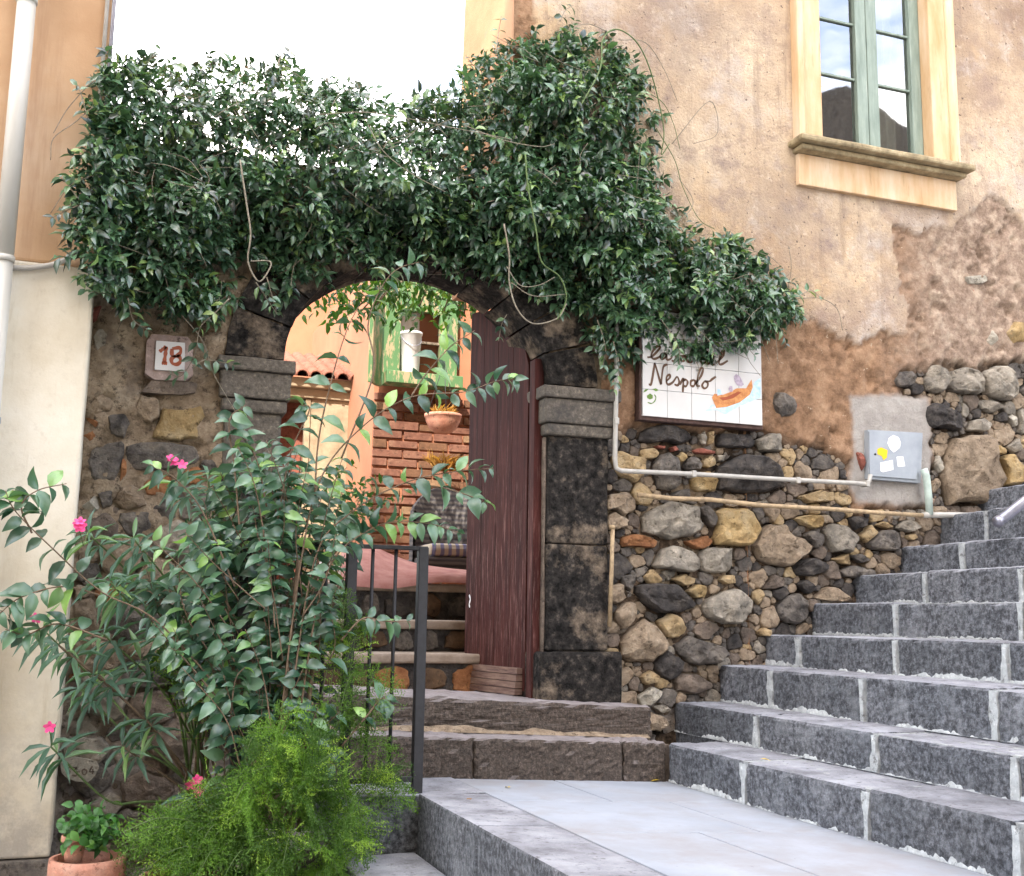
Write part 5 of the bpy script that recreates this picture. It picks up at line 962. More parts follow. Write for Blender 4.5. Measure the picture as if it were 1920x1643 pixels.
M['cushion'] = g.out(g.ramp(wvn.outputs['Fac'], [(.3, (.12, .12, .2)), (.6, (.34, .29, .22))]), .9)
CHY = 2.2; ch = thing('wicker_chair', 'dark woven armchair with striped cushion beyond the open door', 'chair', (xy(850, 1070, CHY), CHY, CZ[2])); cxc = xy(852, 1000, CHY); seat_z = zy(850, 1040, CHY-.2)
arc = [(cxc+.30*math.cos(t), CHY+.05+.24*math.sin(t)) for t in np.linspace(-.2, math.pi+.2, 15)]
V = []; ztop = [zy(850, 905, CHY)-.22*abs(math.cos(t))**2 for t in np.linspace(-.2, math.pi+.2, 15)]
for off in (0, .035):
    for (x, y), zt2 in zip(arc, ztop): V += [(cxc+(x-cxc)*(1-off*2), CHY+(y-CHY)*(1-off*2), seat_z-.08), (cxc+(x-cxc)*(1-off*2), CHY+(y-CHY)*(1-off*2), zt2)]
F = [(2*i, 2*i+2, 2*i+3, 2*i+1) for i in range(14)]+[(30+2*i, 30+2*i+1, 30+2*i+3, 30+2*i+2) for i in range(14)]+[(2*i+1, 2*i+3, 33+2*i, 31+2*i) for i in range(14)]; mk('backrest', V, F, M['woven'], ch, True)
box('seat', (cxc-.28, CHY-.26, seat_z-.09), (cxc+.28, CHY+.24, seat_z-.02), M['woven'], ch, bevel=.02); box('cushion', (cxc-.25, CHY-.27, seat_z-.015), (cxc+.25, CHY+.2, seat_z+.07), M['cushion'], ch, bevel=.035, cuts=3, amp=.01)
for a in (-.24, .24):
    for b in (-.22, .2): tube('leg', [(cxc+a, CHY+b, CZ[2]-.01), (cxc+a, CHY+b, seat_z-.05)], .02, M['twig'], ch, 8)
wf = thing('white_fence', 'low white picket fence on the terrace behind the leaves', 'fence', PY(615, 1065, 1.9)); zf_ = zy(610, 1040, 1.9)
for k in range(6): x = xy(592+9*k, 1065, 1.9); tube('picket', [(x, 1.9, CZ[2]-.02), (x, 1.9, zf_)], .008, M['sticker'], wf, 6)
tube('rail', [(xy(588, 1065, 1.9), 1.908, zf_-.03), (xy(642, 1065, 1.9), 1.908, zf_-.03)], .006, M['sticker'], wf, 6)
# ------------------------------------------------------------------ the climbing vine over the gate
VPX = [(172, 190), (205, 105), (250, 128), (290, 112), (330, 130), (420, 125), (500, 128), (522, 108), (560, 150), (590, 172), (640, 160), (700, 190), (760, 202), (800, 185), (840, 190), (855, 150), (890, 118), (950, 75), (1000, 60), (1060, 38), (1110, 62), (1160, 75), (1195, 120), (1220, 180), (1240, 250), (1235, 330), (1262, 400), (1290, 432), (1350, 432), (1400, 468), (1450, 505), (1500, 555), (1500, 592), (1470, 622), (1425, 640), (1410, 660), (1340, 672), (1260, 676), (1205, 662), (1185, 680), (1150, 720), (1132, 690), (1110, 640), (1065, 590), (1010, 565), (940, 530), (880, 515), (760, 496), (640, 506), (600, 522), (560, 552), (530, 575), (505, 560), (480, 515), (450, 510), (440, 560), (415, 595), (360, 612), (300, 610), (260, 575), (180, 562), (150, 510), (128, 455), (140, 390), (130, 350), (150, 290), (165, 230)]
VP = XZ(VPX, -.15)
vine = thing('climbing_vine', 'dense dark evergreen vine with small glossy leaves covering the arch and wall', 'vine', (1.2, -.05, 3.0))
rs = np.random.RandomState(21)
def sample_poly(poly, n, rs):
    lo, hi = poly.min(0), poly.max(0); out = np.zeros((0, 2))
    while len(out) < n:
        p = lo+rs.rand(n*2, 2)*(hi-lo); out = np.vstack([out, p[in_poly(p[:, 0], p[:, 1], poly)]])
    return out[:n]
def norm(v): return v/(np.linalg.norm(v, axis=-1, keepdims=True)+1e-9)
def front_y(p):
    d = poly_dist(p[:, 0], p[:, 1], VP); q = np.stack([p[:, 0], p[:, 1], 0*p[:, 0]], 1)
    bulge = .05+.24*np.clip(d/.35, 0, 1)**.7
    cl = (fbm(q*3.2, 3, 4)-.5)*.36+(fbm(q*8.0, 3, 9)-.5)*.34
    return -(bulge+cl*np.clip(d/.12, .25, 1)), d
NT = 5200
p = sample_poly(VP, NT, rs); fy, dd = front_y(p)
deep = rs.rand(NT)**1.6*.26; Y = fy+deep
lf = np.clip((.16-p[:, 0])/.2, 0, 1); Y = np.where(lf > 0, np.minimum(Y, -.36*lf-rs.uniform(.02, .14, NT)), Y)
above = (p[:, 1] > 3.7) & (p[:, 0] < 1.85); Y = np.where(above & (p[:, 0] > .1) & (rs.rand(NT) < .45), rs.uniform(-.1, .45, NT), Y)
kk = ((5.3+Y)/5.15)[:, None]; p = np.array([0, 1.6])+(p-np.array([0, 1.6]))*kk       # nearer shoots stay over the same stretch of wall
keep = rs.rand(NT) < np.clip(.30+dd/.10, 0, 1); p, Y, dd, above = p[keep], Y[keep], dd[keep], above[keep]; NT = len(p)
tw = norm(np.stack([rs.normal(0, 1, NT), -np.abs(rs.normal(.5, .5, NT)), rs.normal(-.15, .8, NT)], 1))
# shoots at the upper rim point up and out
rim = above & (dd < .12); tw[rim] = norm(np.stack([rs.normal(0, .7, rim.sum()), rs.normal(-.2, .5, rim.sum()), np.abs(rs.normal(.8, .4, rim.sum()))], 1))
tsz = rs.uniform(.68, 1.28, NT); tvar = rs.rand(NT); pos, dr, nr, ln, wd, var = [], [], [], [], [], []
side0 = norm(np.cross(tw, rs.normal(0, 1, (NT, 3))))
nl = 8
for j in range(nl):
    st = p[:, [0]]*[1, 0, 0]+p[:, [1]]*[0, 0, 1]+Y[:, None]*[0, 1, 0]+tw*(.017*(j//2)*1.25)[..., None] if False else np.stack([p[:, 0], Y, p[:, 1]], 1)+tw*(.021*(j//2))
    sgn = 1 if j % 2 else -1; ang = (j//2)*1.3; b2 = np.cross(tw, side0); sd = (side0*math.cos(ang)+b2*math.sin(ang))*sgn
    d = norm(sd*.9+tw*.55+np.array([0, -.25, -.30])+rs.normal(0, .18, (NT, 3)))
    n_ = norm(np.array([0, -.5, .72])+rs.normal(0, .42, (NT, 3)))
    L = rs.uniform(.045, .074, NT)*tsz*(1-.06*(j//2)); kp = rs.rand(NT) < .93
    pos.append(st[kp]); dr.append(d[kp]); nr.append(n_[kp]); ln.append(L[kp]); wd.append(L[kp]*rs.uniform(.42, .55, kp.sum())); var.append(np.clip(tvar[kp]*.75+rs.rand(kp.sum())*.3-.02, 0, .995))
pos, dr, nr = map(np.vstack, (pos, dr, nr)); ln, wd, var = map(np.concatenate, (ln, wd, var))
put_leaves(pos, dr, nr, ln, wd, var, M['vine_leaf'], vine, 290)
# darker inside: woody stems and inner twigs
stems = [[(450, 300, -.5), (462, 380, -.52), (470, 440, -.52), (465, 490, -.5), (485, 528, -.48), (505, 505, -.46), (505, 490, -.44), (470, 490, -.42)], [(985, 290, -.5), (990, 350, -.5), (1005, 430, -.5), (1015, 490, -.48), (1050, 520, -.46), (1062, 560, -.44), (1045, 600, -.42)],
         [(945, 420, -.46), (955, 480, -.46), (955, 530, -.44), (970, 580, -.44), (1000, 607, -.42), (1045, 597, -.4), (1062, 570, -.38)], [(950, 500, -.42), (975, 535, -.42), (1010, 535, -.42), (1040, 520, -.42)], [(958, 530, -.4), (1000, 555, -.4), (1060, 552, -.4)],
         [(690, 235, -.42), (720, 285, -.44), (770, 325, -.45), (835, 360, -.44)], [(600, 215, -.38), (700, 212, -.42), (850, 240, -.42), (960, 262, -.42)], [(870, 235, -.44), (940, 262, -.44), (1010, 275, -.44), (1040, 270, -.42)],
         [(1085, 205, -.4), (1125, 130, -.38), (1130, 75, -.34), (1155, 55, -.3), (1190, 75, -.26), (1215, 120, -.22), (1235, 190, -.16), (1245, 250, -.14), (1240, 290, -.13), (1255, 270, -.12)], [(1150, 120, -.3), (1190, 160, -.22), (1240, 190, -.14), (1262, 230, -.1), (1275, 280, -.1)], [(1230, 240, -.13), (1265, 300, -.09), (1280, 350, -.08), (1310, 410, -.09), (1340, 430, -.1)],
         [(1160, 75, -.25), (1210, 80, -.18), (1245, 130, -.12), (1270, 190, -.1)], [(1140, 60, -.25), (1100, 45, -.25), (1060, 60, -.28)], [(1495, 560, -.14), (1540, 560, -.1), (1570, 580, -.08), (1580, 620, -.08)], [(1380, 460, -.16), (1440, 480, -.1), (1465, 500, -.08)],
         [(175, 200, -.5), (140, 230, -.5), (100, 260, -.48), (95, 300, -.48)], [(170, 330, -.5), (130, 350, -.5), (95, 400, -.48)], [(200, 170, -.46), (180, 150, -.46), (130, 200, -.45), (100, 250, -.45)], [(290, 470, -.36), (310, 520, -.34), (322, 580, -.2), (320, 610, -.14)], [(340, 590, -.2), (380, 640, -.14), (400, 700, -.12), (440, 770, -.12), (470, 830, -.14)],
         [(1260, 270, -.1), (1330, 190, -.07), (1345, 250, -.07), (1300, 270, -.08)], [(1270, 420, -.12), (1300, 380, -.09), (1270, 330, -.1)], [(520, 120, -.1), (530, 100, 0), (545, 110, 0)]]
for s in stems:
    pts = catmull([PY(*q) for q in s], 6); r0 = .0042 if s[0][0] in (450, 985, 945, 1085) else .0024
    mossy = s[0][0] in (985, 1085, 1150, 1230); tube('stem', pts, np.linspace(r0*1.0, r0*.7, len(pts)), M['green_stem'] if mossy else M['vine_stem'], vine, 6)
L_ = []
for _ in range(330):
    a = sample_poly(VP, 1, rs)[0]; fy_, _d = front_y(a[None]); q0 = np.array([a[0], fy_[0]+rs.uniform(-.02, .1), a[1]]); dv = norm(rs.normal(0, 1, 3)*[1, .35, .8])*rs.uniform(.08, .28)
    L_.append(tube_vf(catmull([q0, q0+dv*.5+rs.normal(0, .02, 3), q0+dv], 3), .0016, 4))
V, F = merge(L_); mk('twigs', V, F, M['vine_stem'], vine, True, kind='stuff')
# sprigs hanging free of the mass
def sprig(parent, pts, mat_leaf, mat_stem, L, n_leaf, rs, r=.0022, wr=.5, droop=.4, both=True, stem_name='stem', acc=None, t0=0.0, up=.6):
    pts = catmull(pts, 6); m = len(pts); tube(stem_name, pts, np.linspace(r*1.4, r*.6, m), mat_stem, parent, 6)
    P, D, N, LL, WW, VV = [], [], [], [], [], []
    for k in range(n_leaf):
        t = t0+(1-t0)*(k+.6)/n_leaf; i = min(m-2, int(t*(m-1))); q0 = pts[i]*(1-(t*(m-1)-i))+pts[i+1]*(t*(m-1)-i); T = norm(pts[i+1]-pts[i])
        for sg in ((-1, 1) if both else ((-1,) if k % 2 else (1,))):
            sd = norm(np.cross(T, np.array([0, -1.0, .25])+rs.normal(0, .25, 3)))*sg
            D.append(norm(sd*.85+T*.45+np.array([0, -.12, -droop])+rs.normal(0, .16, 3))); N.append(norm(np.array([0, -.55, up])+rs.normal(0, .45, 3))); P.append(q0); l = L*rs.uniform(.6, 1.18)*(1-.35*max(0, t-.75)/.25); LL.append(l); WW.append(l*wr*rs.uniform(.85, 1.12)); VV.append(rs.rand())
    if acc is not None:
        for a, b in zip(acc, (P, D, N, LL, WW, VV)): a.extend(b)
    return P, D, N, LL, WW, VV
acc = [[] for _ in range(6)]
for s, n_ in [([(430, 560, -.3), (400, 590, -.28), (375, 615, -.26), (365, 665, -.2), (340, 705, -.12), (315, 700, -.1)], 9), ([(360, 690, -.12), (385, 675, -.12), (420, 680, -.14), (440, 685, -.16)], 5), ([(500, 520, -.2), (510, 555, -.2), (518, 585, -.18)], 5), ([(1150, 640, -.2), (1160, 690, -.18), (1150, 735, -.16)], 7), ([(1120, 600, -.2), (1135, 650, -.2), (1130, 690, -.18)], 6),
              ([(1240, 600, -.22), (1270, 645, -.2), (1275, 690, -.18)], 6), ([(1300, 610, -.22), (1330, 640, -.2), (1340, 665, -.18)], 5), ([(1360, 610, -.22), (1390, 640, -.2), (1418, 670, -.18)], 5), ([(1440, 590, -.2), (1465, 620, -.16), (1475, 650, -.14)], 5), ([(1490, 560, -.2), (1520, 545, -.14), (1540, 560, -.12)], 4), ([(160, 380, -.5), (125, 395, -.5), (95, 410, -.48)], 5), ([(180, 420, -.5), (130, 350, -.5), (110, 330, -.48)], 5), ([(170, 240, -.5), (150, 170, -.48), (145, 160, -.48)], 3), ([(950, 590, -.1), (940, 610, -.06), (935, 640, -.05)], 3),
              ([(480, 530, -.3), (500, 560, -.25), (520, 590, -.22)], 5), ([(240, 560, -.4), (250, 600, -.34), (280, 620, -.3)], 5), ([(930, 100, -.2), (935, 60, -.1), (940, 30, -.1)], 3), ([(1050, 40, -.2), (1060, 20, -.15), (1075, 10, -.12)], 3), ([(270, 120, -.1), (280, 95, -.05), (295, 80, 0)], 3), ([(520, 130, -.1), (528, 105, -.05), (545, 98, 0)], 4), ([(690, 190, -.1), (700, 175, -.05), (705, 160, 0)], 3), ([(210, 120, -.35), (205, 95, -.33), (200, 85, -.33)], 3)]:
    sprig(vine, [PY(*q) for q in s], None, M['vine_stem'], .056, n_, rs, acc=acc)
a = [np.array(v) for v in acc]; leaves_mesh('hanging_leaves', *a, M['vine_leaf'], vine)

# ------------------------------------------------------------------ tree of the courtyard hanging behind the arch
yt = thing('courtyard_tree', 'leafy branches hanging in the courtyard behind the top of the arch', 'tree', (1.9, 1.3, CZ[2])); rs = np.random.RandomState(5)
tube('trunk', catmull([(2.75, 2.3, CZ[2]), (2.72, 2.2, 2.6), (2.6, 1.9, 3.4), (2.2, 1.5, 3.95)], 5), np.linspace(.05, .025, 16), M['twig'], yt, 8)
yp_ = XZ([(585, 500), (640, 470), (760, 460), (900, 480), (915, 560), (880, 610), (850, 585), (800, 580), (770, 606), (730, 575), (690, 590), (650, 602), (615, 585), (600, 545)], 1.2); pp = sample_poly(yp_, 330, rs)
acc = [[] for _ in range(6)]
for q in pp[:26]: tube('branch', catmull([(2.2, 1.5, 3.95), ((q[0]+2.2)/2, 1.4, 3.9), (q[0], rs.uniform(1, 1.4), q[1])], 3), .005, M['twig'], yt, 5)
n_ = len(pp)*3; P = np.repeat(np.stack([pp[:, 0], rs.uniform(.8, 1.6, len(pp)), pp[:, 1]], 1), 3, 0)+rs.normal(0, .03, (n_, 3))
leaves_mesh('crown', P, norm(rs.normal(0, 1, (n_, 3))+[0, 0, -.9]), norm(rs.normal(0, .6, (n_, 3))+[0, -.5, .6]), rs.uniform(.05, .08, n_), rs.uniform(.022, .034, n_), rs.rand(n_), M['yard_leaf'], yt)
yc = PY(660, 945, 2.6); yb_ = thing('yard_shrub', 'small yellow green shrub against the courtyard wall', 'shrub', (yc[0], yc[1], CZ[2])); n_ = 160
leaves_mesh('foliage', yc+rs.normal(0, 1, (n_, 3))*[.13, .1, .12], norm(rs.normal(0, 1, (n_, 3))+[0, 0, .3]), norm(rs.normal(0, .5, (n_, 3))+[0, -.5, .6]), rs.uniform(.05, .09, n_), rs.uniform(.025, .04, n_), np.clip(rs.rand(n_)*.3+.75, 0, .99), M['yard_leaf'], yb_)
tube('stem', [(yc[0], yc[1], CZ[2]), yc], .012, M['twig'], yb_, 6)

# ------------------------------------------------------------------ broad leaved shrub in front of the wall
rs = np.random.RandomState(77); bb = PY(540, 1560, -.98); sh = thing('broad_leaf_shrub', 'tall sprawling shrub with broad grey green leaves reaching across the gateway', 'shrub', (bb[0], bb[1], .36)); acc = [[] for _ in range(6)]
BR = [([(520, 1400, -.98), (560, 1080, -1.0), (600, 900, -1.02), (680, 800, -1.05), (770, 745, -1.08), (870, 735, -1.1), (930, 715, -1.12), (968, 712, -1.14)], 15, .35), ([(540, 1350, -.98), (590, 1050, -1.0), (660, 960, -1.02), (760, 905, -1.05), (850, 885, -1.08), (925, 878, -1.1)], 12, .35), ([(760, 905, -1.06), (830, 915, -1.08), (880, 930, -1.1), (915, 945, -1.1)], 4, .2), ([(560, 1350, -.98), (610, 1080, -1.0), (700, 990, -1.02), (790, 980, -1.04), (865, 1000, -1.06)], 11, .35),
      ([(590, 930, -1.0), (598, 820, -1.0), (625, 700, -1.0), (650, 620, -1.0), (672, 575, -1.0)], 6, .25), ([(640, 860, -1.0), (700, 700, -1.0), (690, 610, -.98), (715, 540, -.98), (745, 505, -.98), (785, 492, -.98)], 9, .42), ([(770, 745, -1.06), (800, 700, -1.05), (845, 650, -1.05), (890, 620, -1.05)], 7, .2), ([(520, 980, -1.0), (545, 850, -1.0), (580, 770, -1.0), (565, 760, -1.0)], 6, .3), ([(460, 1350, -.95), (300, 1170, -1.0), (190, 1110, -1.02), (100, 1030, -1.05), (30, 960, -1.06), (10, 920, -1.06)], 12, .35), ([(60, 1000, -1.05), (40, 950, -1.06), (70, 920, -1.06), (125, 907, -1.06)], 6, .2), ([(200, 1120, -1.0), (120, 1100, -1.02), (40, 1120, -1.04), (0, 1150, -1.05)], 8, .2),
      ([(200, 1200, -1.0), (110, 1170, -1.02), (50, 1190, -1.03), (10, 1180, -1.04)], 8, .1), ([(440, 1100, -1.0), (380, 960, -1.0), (330, 900, -1.0), (280, 870, -1.0)], 6, .4), ([(450, 1000, -.98), (440, 880, -.96), (430, 790, -.95), (460, 760, -.95)], 8, .2), ([(500, 950, -.98), (480, 860, -.96), (440, 800, -.95)], 6, .2), ([(640, 1200, -1.0), (680, 1160, -1.0), (720, 1165, -1.0), (770, 1165, -1.0)], 6, .2), ([(640, 1400, -1.0), (690, 1340, -1.0), (715, 1310, -1.0), (735, 1320, -1.0)], 5, .2), ([(560, 1400, -1.02), (600, 1410, -1.04), (630, 1440, -1.05)], 4, .1), ([(400, 1300, -1.0), (340, 1230, -1.02), (320, 1215, -1.03)], 4, .2), ([(430, 1380, -1.0), (440, 1280, -1.02), (460, 1250, -1.03)], 5, .2)]
for s, n_, t0 in BR: sprig(sh, [PY(*q) for q in s], None, M['twig'], .09, n_, rs, r=.0028, wr=.56, droop=.55, acc=acc, stem_name='branch', t0=t0)
mass_low = np.array([(380, 1230), (470, 1260), (580, 1300), (640, 1330), (620, 1420), (520, 1420), (420, 1380), (360, 1300)], float)
mass = np.array([(330, 980), (410, 850), (470, 810), (560, 800), (640, 800), (690, 900), (700, 1020), (670, 1130), (660, 1260), (600, 1330), (500, 1300), (420, 1230), (350, 1150)], float)
def mass_pts(poly, n, rs):
    out = []
    lo, hi = poly.min(0), poly.max(0)
    while len(out) < n:
        q = lo+rs.rand(2)*(hi-lo)
        if in_poly(np.array([q[0]]), np.array([q[1]]), poly)[0]: out.append(q)
    return out
for k, q in enumerate(mass_pts(mass, 100, rs)+mass_pts(mass_low, 26, rs)+mass_pts(np.array([(270, 1010), (350, 960), (420, 1050), (400, 1240), (330, 1290), (260, 1180)], float), 20, rs)):
    y = rs.uniform(-1.06, -.72); tip = PY(q[0], q[1], y); b0 = PY(520+.35*(q[0]-520)+rs.normal(0, 20), min(1480, q[1]+rs.uniform(140, 260)), y+rs.uniform(0, .1)); mid = (tip+b0)/2+rs.normal(0, .03, 3)
    sprig(sh, [b0, mid, tip], None, M['twig'], .08, 6, rs, r=.0022, wr=.57, droop=.5, acc=acc, stem_name='branch', t0=.35)
a = [np.array(v) for v in acc]; a[5] = np.where(a[5] > .9, a[5], a[5]*.9)
put_leaves(*a, M['boug_leaf'], sh, 295, front=-a[0][:, 1]+.25*(a[0][:, 2] > 2.0))
for s in ([(540, 1560, -.98), (530, 1400, -.97), (545, 1200, -.95), (560, 1050, -.95)], [(560, 1560, -.98), (575, 1350, -.95), (600, 1150, -.93)], [(520, 1560, -.96), (480, 1400, -.92), (440, 1250, -.9)]): tube('trunk', catmull([PY(*q) for q in s], 6), .009, M['twig'], sh, 8)

# ------------------------------------------------------------------ oleander with pink flowers
rs = np.random.RandomState(12); ob = PY(385, 1500, -.62); ol = thing('oleander', 'oleander bush with long narrow leaves and small pink flowers', 'shrub', (ob[0], ob[1], .3)); acc = [[] for _ in range(6)]
OT = [((330, 905), (385, 1000), 1), ((165, 1000), (250, 1090), 1), ((240, 1080), (330, 1200), 0), ((285, 1100), (350, 1200), 0), ((325, 1095), (360, 1200), 0), ((95, 1400), (200, 1500), 1), ((275, 1350), (345, 1440), 0), ((265, 1240), (340, 1300), 0), ((195, 1190), (300, 1290), 0), ((185, 1265), (280, 1360), 0), ((365, 1490), (380, 1560), 1), ((250, 1010), (330, 1120), 0), ((400, 1000), (390, 1150), 0), ((455, 905), (420, 1050), 0), ((390, 900), (400, 1000), 0), ((110, 1210), (230, 1310), 0), ((80, 1180), (200, 1300), 2), ((150, 1290), (260, 1400), 0), ((230, 1400), (330, 1470), 0), ((420, 1130), (400, 1250), 0), ((530, 1290), (480, 1380), 0), ((300, 1180), (350, 1300), 0), ((360, 1180), (380, 1300), 0), ((205, 1090), (300, 1200), 0)]
fl = []
for k, (t, b, f_) in enumerate(OT):
    y = rs.uniform(-.95, -.7); tip = PY(t[0], t[1], y); kn = PY(b[0], b[1], y+.12); bs = PY(385+rs.normal(0, 25), 1500, -.62)
    tube('stem', catmull([bs, kn*.6+bs*.4+rs.normal(0, .01, 3), kn, tip], 5), np.linspace(.006, .0035, 16), M['green_stem'] if k % 3 else M['twig'], ol, 6)
    T = norm(tip-kn); s1 = norm(np.cross(T, [0, 0, 1.0]+rs.normal(0, .1, 3))); s2 = np.cross(T, s1)
    for w_ in range(3):
        for m_ in range(5):
            an = 6.283*m_/5+w_*.7+rs.normal(0, .2); rd = s1*math.cos(an)+s2*math.sin(an); l = rs.uniform(.10, .165)
            acc[0].append(tip-T*.035*w_); acc[1].append(norm(rd*(.75+.15*w_)+T*(.35-.2*w_)+np.array([0, -.1, -.3]))); acc[2].append(norm(np.array([0, -.5, .7])+T*.3+rs.normal(0, .2, 3))); acc[3].append(l); acc[4].append(l*.15); acc[5].append(rs.rand()*.95)
    if f_: fl.append((tip, T, f_))
a = [np.array(v) for v in acc]; put_leaves(*a, M['ole_leaf'], ol, 290)
def flower(c, nd, r, parent):
    u = norm(np.cross(nd, [.3, .1, 1.0])); v = np.cross(nd, u); V, F = [], []
    for k in range(5):
        t = 6.283*k/5; d = u*math.cos(t)+v*math.sin(t); s = u*-math.sin(t)+v*math.cos(t); o = len(V)
        V += [c, c+d*r*.55+s*r*.38+nd*r*.12, c+d*r-s*r*.12+nd*r*.3, c+d*r+s*r*.22+nd*r*.26, c+d*r*.55-s*r*.38+nd*r*.2]; F += [(o, o+4, o+2, o+3, o+1)]
    mk('flower', V, F, M['petal'], parent, False)
for t, u, k_ in [(0, (330, 868), 2), (1, (148, 988), 3), (5, (90, 1357), 1), (10, (365, 1475), 2), (16, (68, 1157), 1)]:
    y = -1.0
    for m_ in range(k_ + (1 if k_ > 1 else 0)):
        c = PY(u[0]+rs.normal(0, 7), u[1]+rs.normal(0, 7), y); flower(c, norm(np.array([rs.normal(0, .3), -1, rs.normal(.2, .3)])), .021, ol)
    tube('flower_stalk', [PY(u[0], u[1]+2, y+.006), PY(u[0]+8, u[1]+35, -.9), PY(OT[t][0][0], OT[t][0][1], -.85)], .002, M['green_stem'], ol, 5)

# ------------------------------------------------------------------ asparagus fern
rs = np.random.RandomState(31); fb = PY(590, 1560, -1.12); fn = thing('asparagus_fern', 'bright green feathery asparagus fern spilling over the steps', 'fern', (fb[0], fb[1], .36))
tips = []
fpoly = np.array([(205, 1580), (250, 1540), (330, 1530), (420, 1500), (440, 1400), (480, 1320), (560, 1290), (620, 1330), (640, 1420), (670, 1500), (710, 1560), (690, 1630), (660, 1680), (600, 1740), (300, 1720), (210, 1600)], float)
fp2 = np.array([(600, 1120), (680, 1080), (720, 1180), (760, 1260), (740, 1400), (800, 1460), (780, 1520), (690, 1480), (640, 1300)], float)
fp3 = np.array([(270, 1180), (340, 1190), (350, 1260), (300, 1260)], float)
for q in mass_pts(fpoly, 190, rs): tips.append((q, rs.uniform(-1.32, -.98)))
for q in mass_pts(fp2, 26, rs): tips.append((q, rs.uniform(-.99, -.88)))
fp4 = np.array([(215, 1600), (250, 1520), (330, 1490), (430, 1470), (440, 1560), (330, 1643), (230, 1660)], float)
for q in mass_pts(fp4, 45, rs): tips.append((q, rs.uniform(-1.2, -.95)))
for q in mass_pts(fp3, 8, rs): tips.append((q, rs.uniform(-.9, -.6)))
NV_, NF, VR, st_ = [], [], [], []
for q, y in tips:
    tip = PY(q[0], q[1], y); base = np.array([fb[0]+rs.normal(0, .09), fb[1]+rs.normal(.1, .05), .60+rs.uniform(0, .12)]); k_ = rs.uniform(.25, .55); b0 = base*k_+tip*(1-k_)+np.array([0, .03, rs.uniform(0, .08)])
    crv = catmull([b0, b0*.45+tip*.55+np.array([0, -.02, rs.uniform(.02, .09)]), tip], 10); st_.append(tube_vf(crv, .0013, 4)); vr = rs.rand()
    Lc = len(crv); pn = norm(np.array([rs.normal(0, .4), -.7, .7])+rs.normal(0, .3, 3))
    for i in range(3, Lc):
        T = norm(crv[i]-crv[i-1]); sd0 = norm(np.cross(T, pn))
        for sg in (-1, 1):
            bl_ = (.075*(1-i/Lc)**.8+.014)*rs.uniform(.7, 1.2); e_ = crv[i]+(sd0*sg+T*.75+rs.normal(0, .12, 3)-np.array([0, 0, .25]))*bl_
            nt = max(3, int(bl_/.008))
            for t in np.linspace(.1, 1, nt):
                c = crv[i]*(1-t)+e_*t
                for _k in range(3):
                    nd = norm(rs.normal(0, 1, 3)+(e_-crv[i])/bl_*.7)*rs.uniform(.008, .015); w_ = norm(np.cross(nd, rs.normal(0, 1, 3)))*.0016; o = len(NV_)
                    NV_ += [c-w_, c+w_, c+nd]; NF.append((o, o+1, o+2)); VR += [min(.99, max(0, vr+.25*(i/Lc-.5)))]*3
V, F = merge(st_); mk('fern_stems', V, F, M['green_stem'], fn, False, kind='stuff')
o = mk('fronds', NV_, NF, M['fern'], fn, False, kind='stuff'); add_attr(o, 'var', VR)

# ------------------------------------------------------------------ pots
def pot(name, label, c, r, h, parent=None, z0=None):
    t = thing(name, label, 'flower pot', (c[0], c[1], c[2]-h))
    V, F = lathe_vf([(.0, 0), (r*.62, 0), (r*.70, h*.3), (r*.86, h*.76), (r*.88, h*.78), (r*.985, h*.79), (r*1.0, h*.82), (r, h*.97), (r*.98, h), (r*.86, h), (r*.84, h*.9)], (c[0], c[1], c[2]-h), 32); mk('pot_body', V, F, M['terracotta'], t, True)
    mk('soil', [(c[0]+r*.855*math.cos(k*.3927), c[1]+r*.855*math.sin(k*.3927), c[2]-h*.09) for k in range(16)], [tuple(range(16))], M['room'], t); return t
pc1 = PY(165, 1607, -.95); pot('terracotta_pot', 'large terracotta pot below the white wall with a smaller pot in it', pc1, .128, float(pc1[2]))
pc2 = PY(141, 1566, -.93); pot('small_pot', 'small terracotta pot standing inside the large pot', pc2, .045, float(pc2[2]-pc1[2]+.02))
pc3 = PY(335, 1640, -1.15); pot('fern_pot', 'terracotta pot nearly hidden under the fern', pc3, .13, float(pc3[2]-.19))
pc4 = np.array([fb[0], fb[1]+.06, .62]); pot('shrub_pot', 'terracotta pot behind the fern that holds the fern', pc4, .13, .25)
rs = np.random.RandomState(3); pl_ = thing('pot_plant', 'low bright green leafy plant growing in the small pot', 'plant', (pc2[0], pc2[1], pc2[2]-.01)); n_ = 240
cc = np.vstack([PY(170+rs.normal(0, 24), 1552+rs.normal(0, 18), -.93+rs.normal(0, .05)) for _ in range(n_)]); leaves_mesh('foliage', cc, norm(rs.normal(0, 1, (n_, 3))+[0, -.4, -.1]), norm(rs.normal(0, .4, (n_, 3))+[0, -.5, .7]), rs.uniform(.03, .05, n_), rs.uniform(.02, .034, n_), rs.rand(n_)*.95, M['pot_leaf'], pl_)
for k in range(10): tube('stem', [pc2-[0, 0, .01], (pc2+cc[k*7])/2+[0, 0, .02], cc[k*7]], .0018, M['green_stem'], pl_, 5)

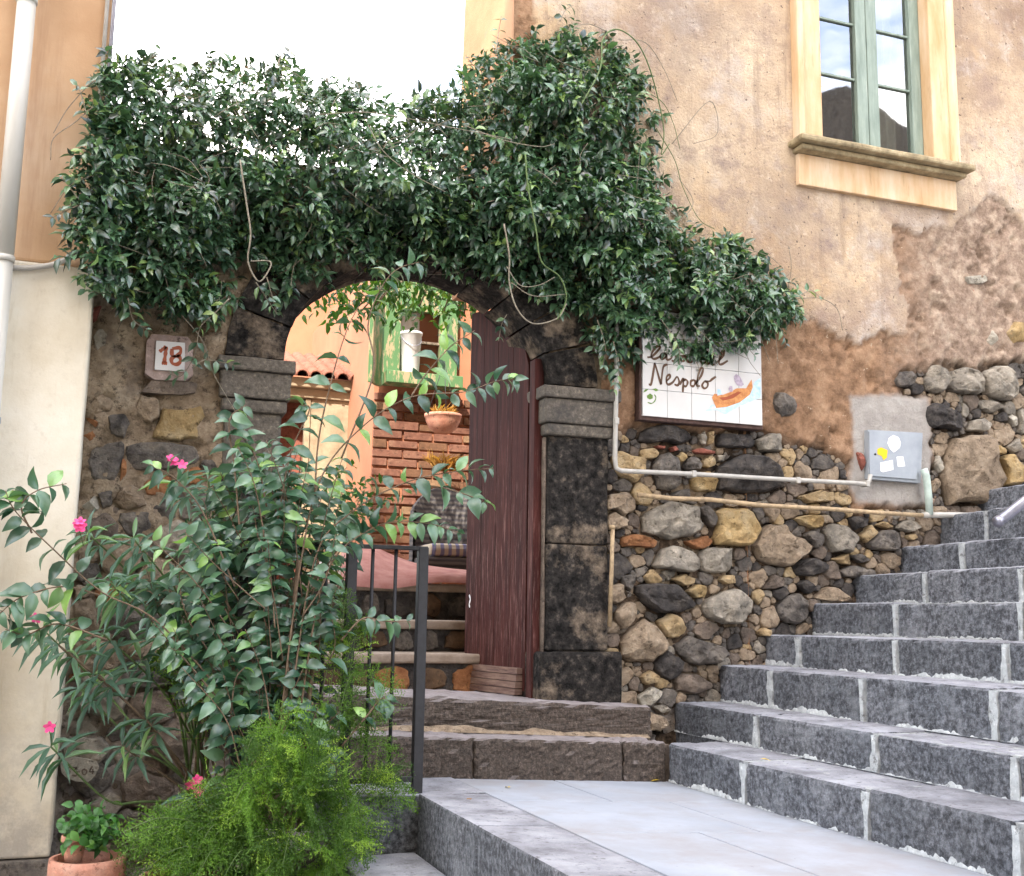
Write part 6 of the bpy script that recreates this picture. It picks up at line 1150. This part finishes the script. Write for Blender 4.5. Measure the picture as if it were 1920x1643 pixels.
# fallen leaves
for k, (u, v, z, c, lab) in enumerate([(955, 1477, None, 'yellow_leaf', 'yellow fallen leaf on the paving near the railing'), (1238, 1463, None, 'yellow_leaf', 'yellow fallen leaf at the corner of the stair and step'), (882, 1497, None, 'dry', 'small brown fallen leaf between railing and kerb'), (1425, 1423, 1.045, 'yellow_leaf', 'yellow fallen leaf on the bottom stair tread')]):
    zz = z or float(zp(PZ(u, v, .9)[0])); p = PZ(u, v, zz+.006); an = k*1.3; d = np.array([[math.cos(an), math.sin(an), .1]])
    o = mk('fallen_leaf', p+_LV*.045*np.array([.5, 1, .6])@np.array([[math.cos(an), math.sin(an), 0], [-math.sin(an), math.cos(an), 0], [0, 0, 1]]), _LF, M[c], None, True); tag(o, lab, 'leaf', 'fallen leaves')
for k, (u, v) in enumerate([(1515, 1322), (1523, 1313), (1510, 1326)]):
    pass
wd0 = PZ(1516, 1328, 1.20); we = thing('weed', 'tiny green weed growing at the foot of a stair riser', 'weed', wd0); n_ = 14; leaves_mesh('foliage', wd0+rs.normal(0, .012, (n_, 3))+[0, 0, .012], norm(rs.normal(0, 1, (n_, 3))+[0, 0, .6]), norm(rs.normal(0, .4, (n_, 3))+[0, -.5, .7]), np.full(n_, .02), np.full(n_, .011), rs.rand(n_), M['pot_leaf'], we)

# ------------------------------------------------------------------ houses across the street, behind the viewer: tall ones added unseen to shade the front, the others show in the glass
g = G('far_plaster'); M['far'] = g.out(g.ramp(g.noise(1.5, 5, .6), [(.3, (.38, .29, .2)), (.7, (.5, .4, .3))]), .9)
def opp(label, x0, x1, y0, y1, z1, gable=0):
    t = thing('opposite_house', label, 'house', ((x0+x1)/2, (y0+y1)/2, 0)); box('wall', (x0, y0, 0), (x1, y1, z1), M['far'], t, bevel=0)
    for fz in np.arange(1.2, z1-2, 3.2):
        for x in np.arange(x0+1.2, x1-1.2, 2.6): w_ = box('window', (x, y1-.05, fz), (x+1, y1+.02, fz+1.7), M['room'], t, bevel=0); box('frame', (x-.1, y1+.021, fz-.12), (x+1.1, y1+.06, fz-.01), M['far'], w_, bevel=0)
    if gable: xm = (x0+x1)/2; mk('roof', [(x0-.3, y0, z1), (x1+.3, y0, z1), (x1+.3, y1+.3, z1), (x0-.3, y1+.3, z1), (xm, y0, z1+gable), (xm, y1+.3, z1+gable)], [(0, 1, 2, 3), (0, 4, 5, 3), (1, 2, 5, 4), (3, 5, 2), (0, 1, 4)], M['D2'], t)  # roof and gable coloured dark to stand in for backlit shade
    else: box('roof', (x0-.2, y0-.2, z1+.002), (x1+.2, y1+.25, z1+.25), M['terracotta'], t, bevel=0)
opp('tall plain house added unseen across the street to shade the front, farther down', -13.5, -6.85, -17, -11, 19.6)
opp('house added unseen across the street, kept lower to let sun into the courtyard', -6.8, -4.35, -17, -11, 17.6)
opp('tall house added unseen across the street to shade the front, opposite the stair', -4.3, 2.2, -17, -11, 19.8)
opp('gabled house across the street that shows in the window glass', 11.5, 17.5, -21, -14, 11.5, 1.6)
opp('low house up the street that shows in the window glass', 17.6, 27, -21, -14.5, 10.9)
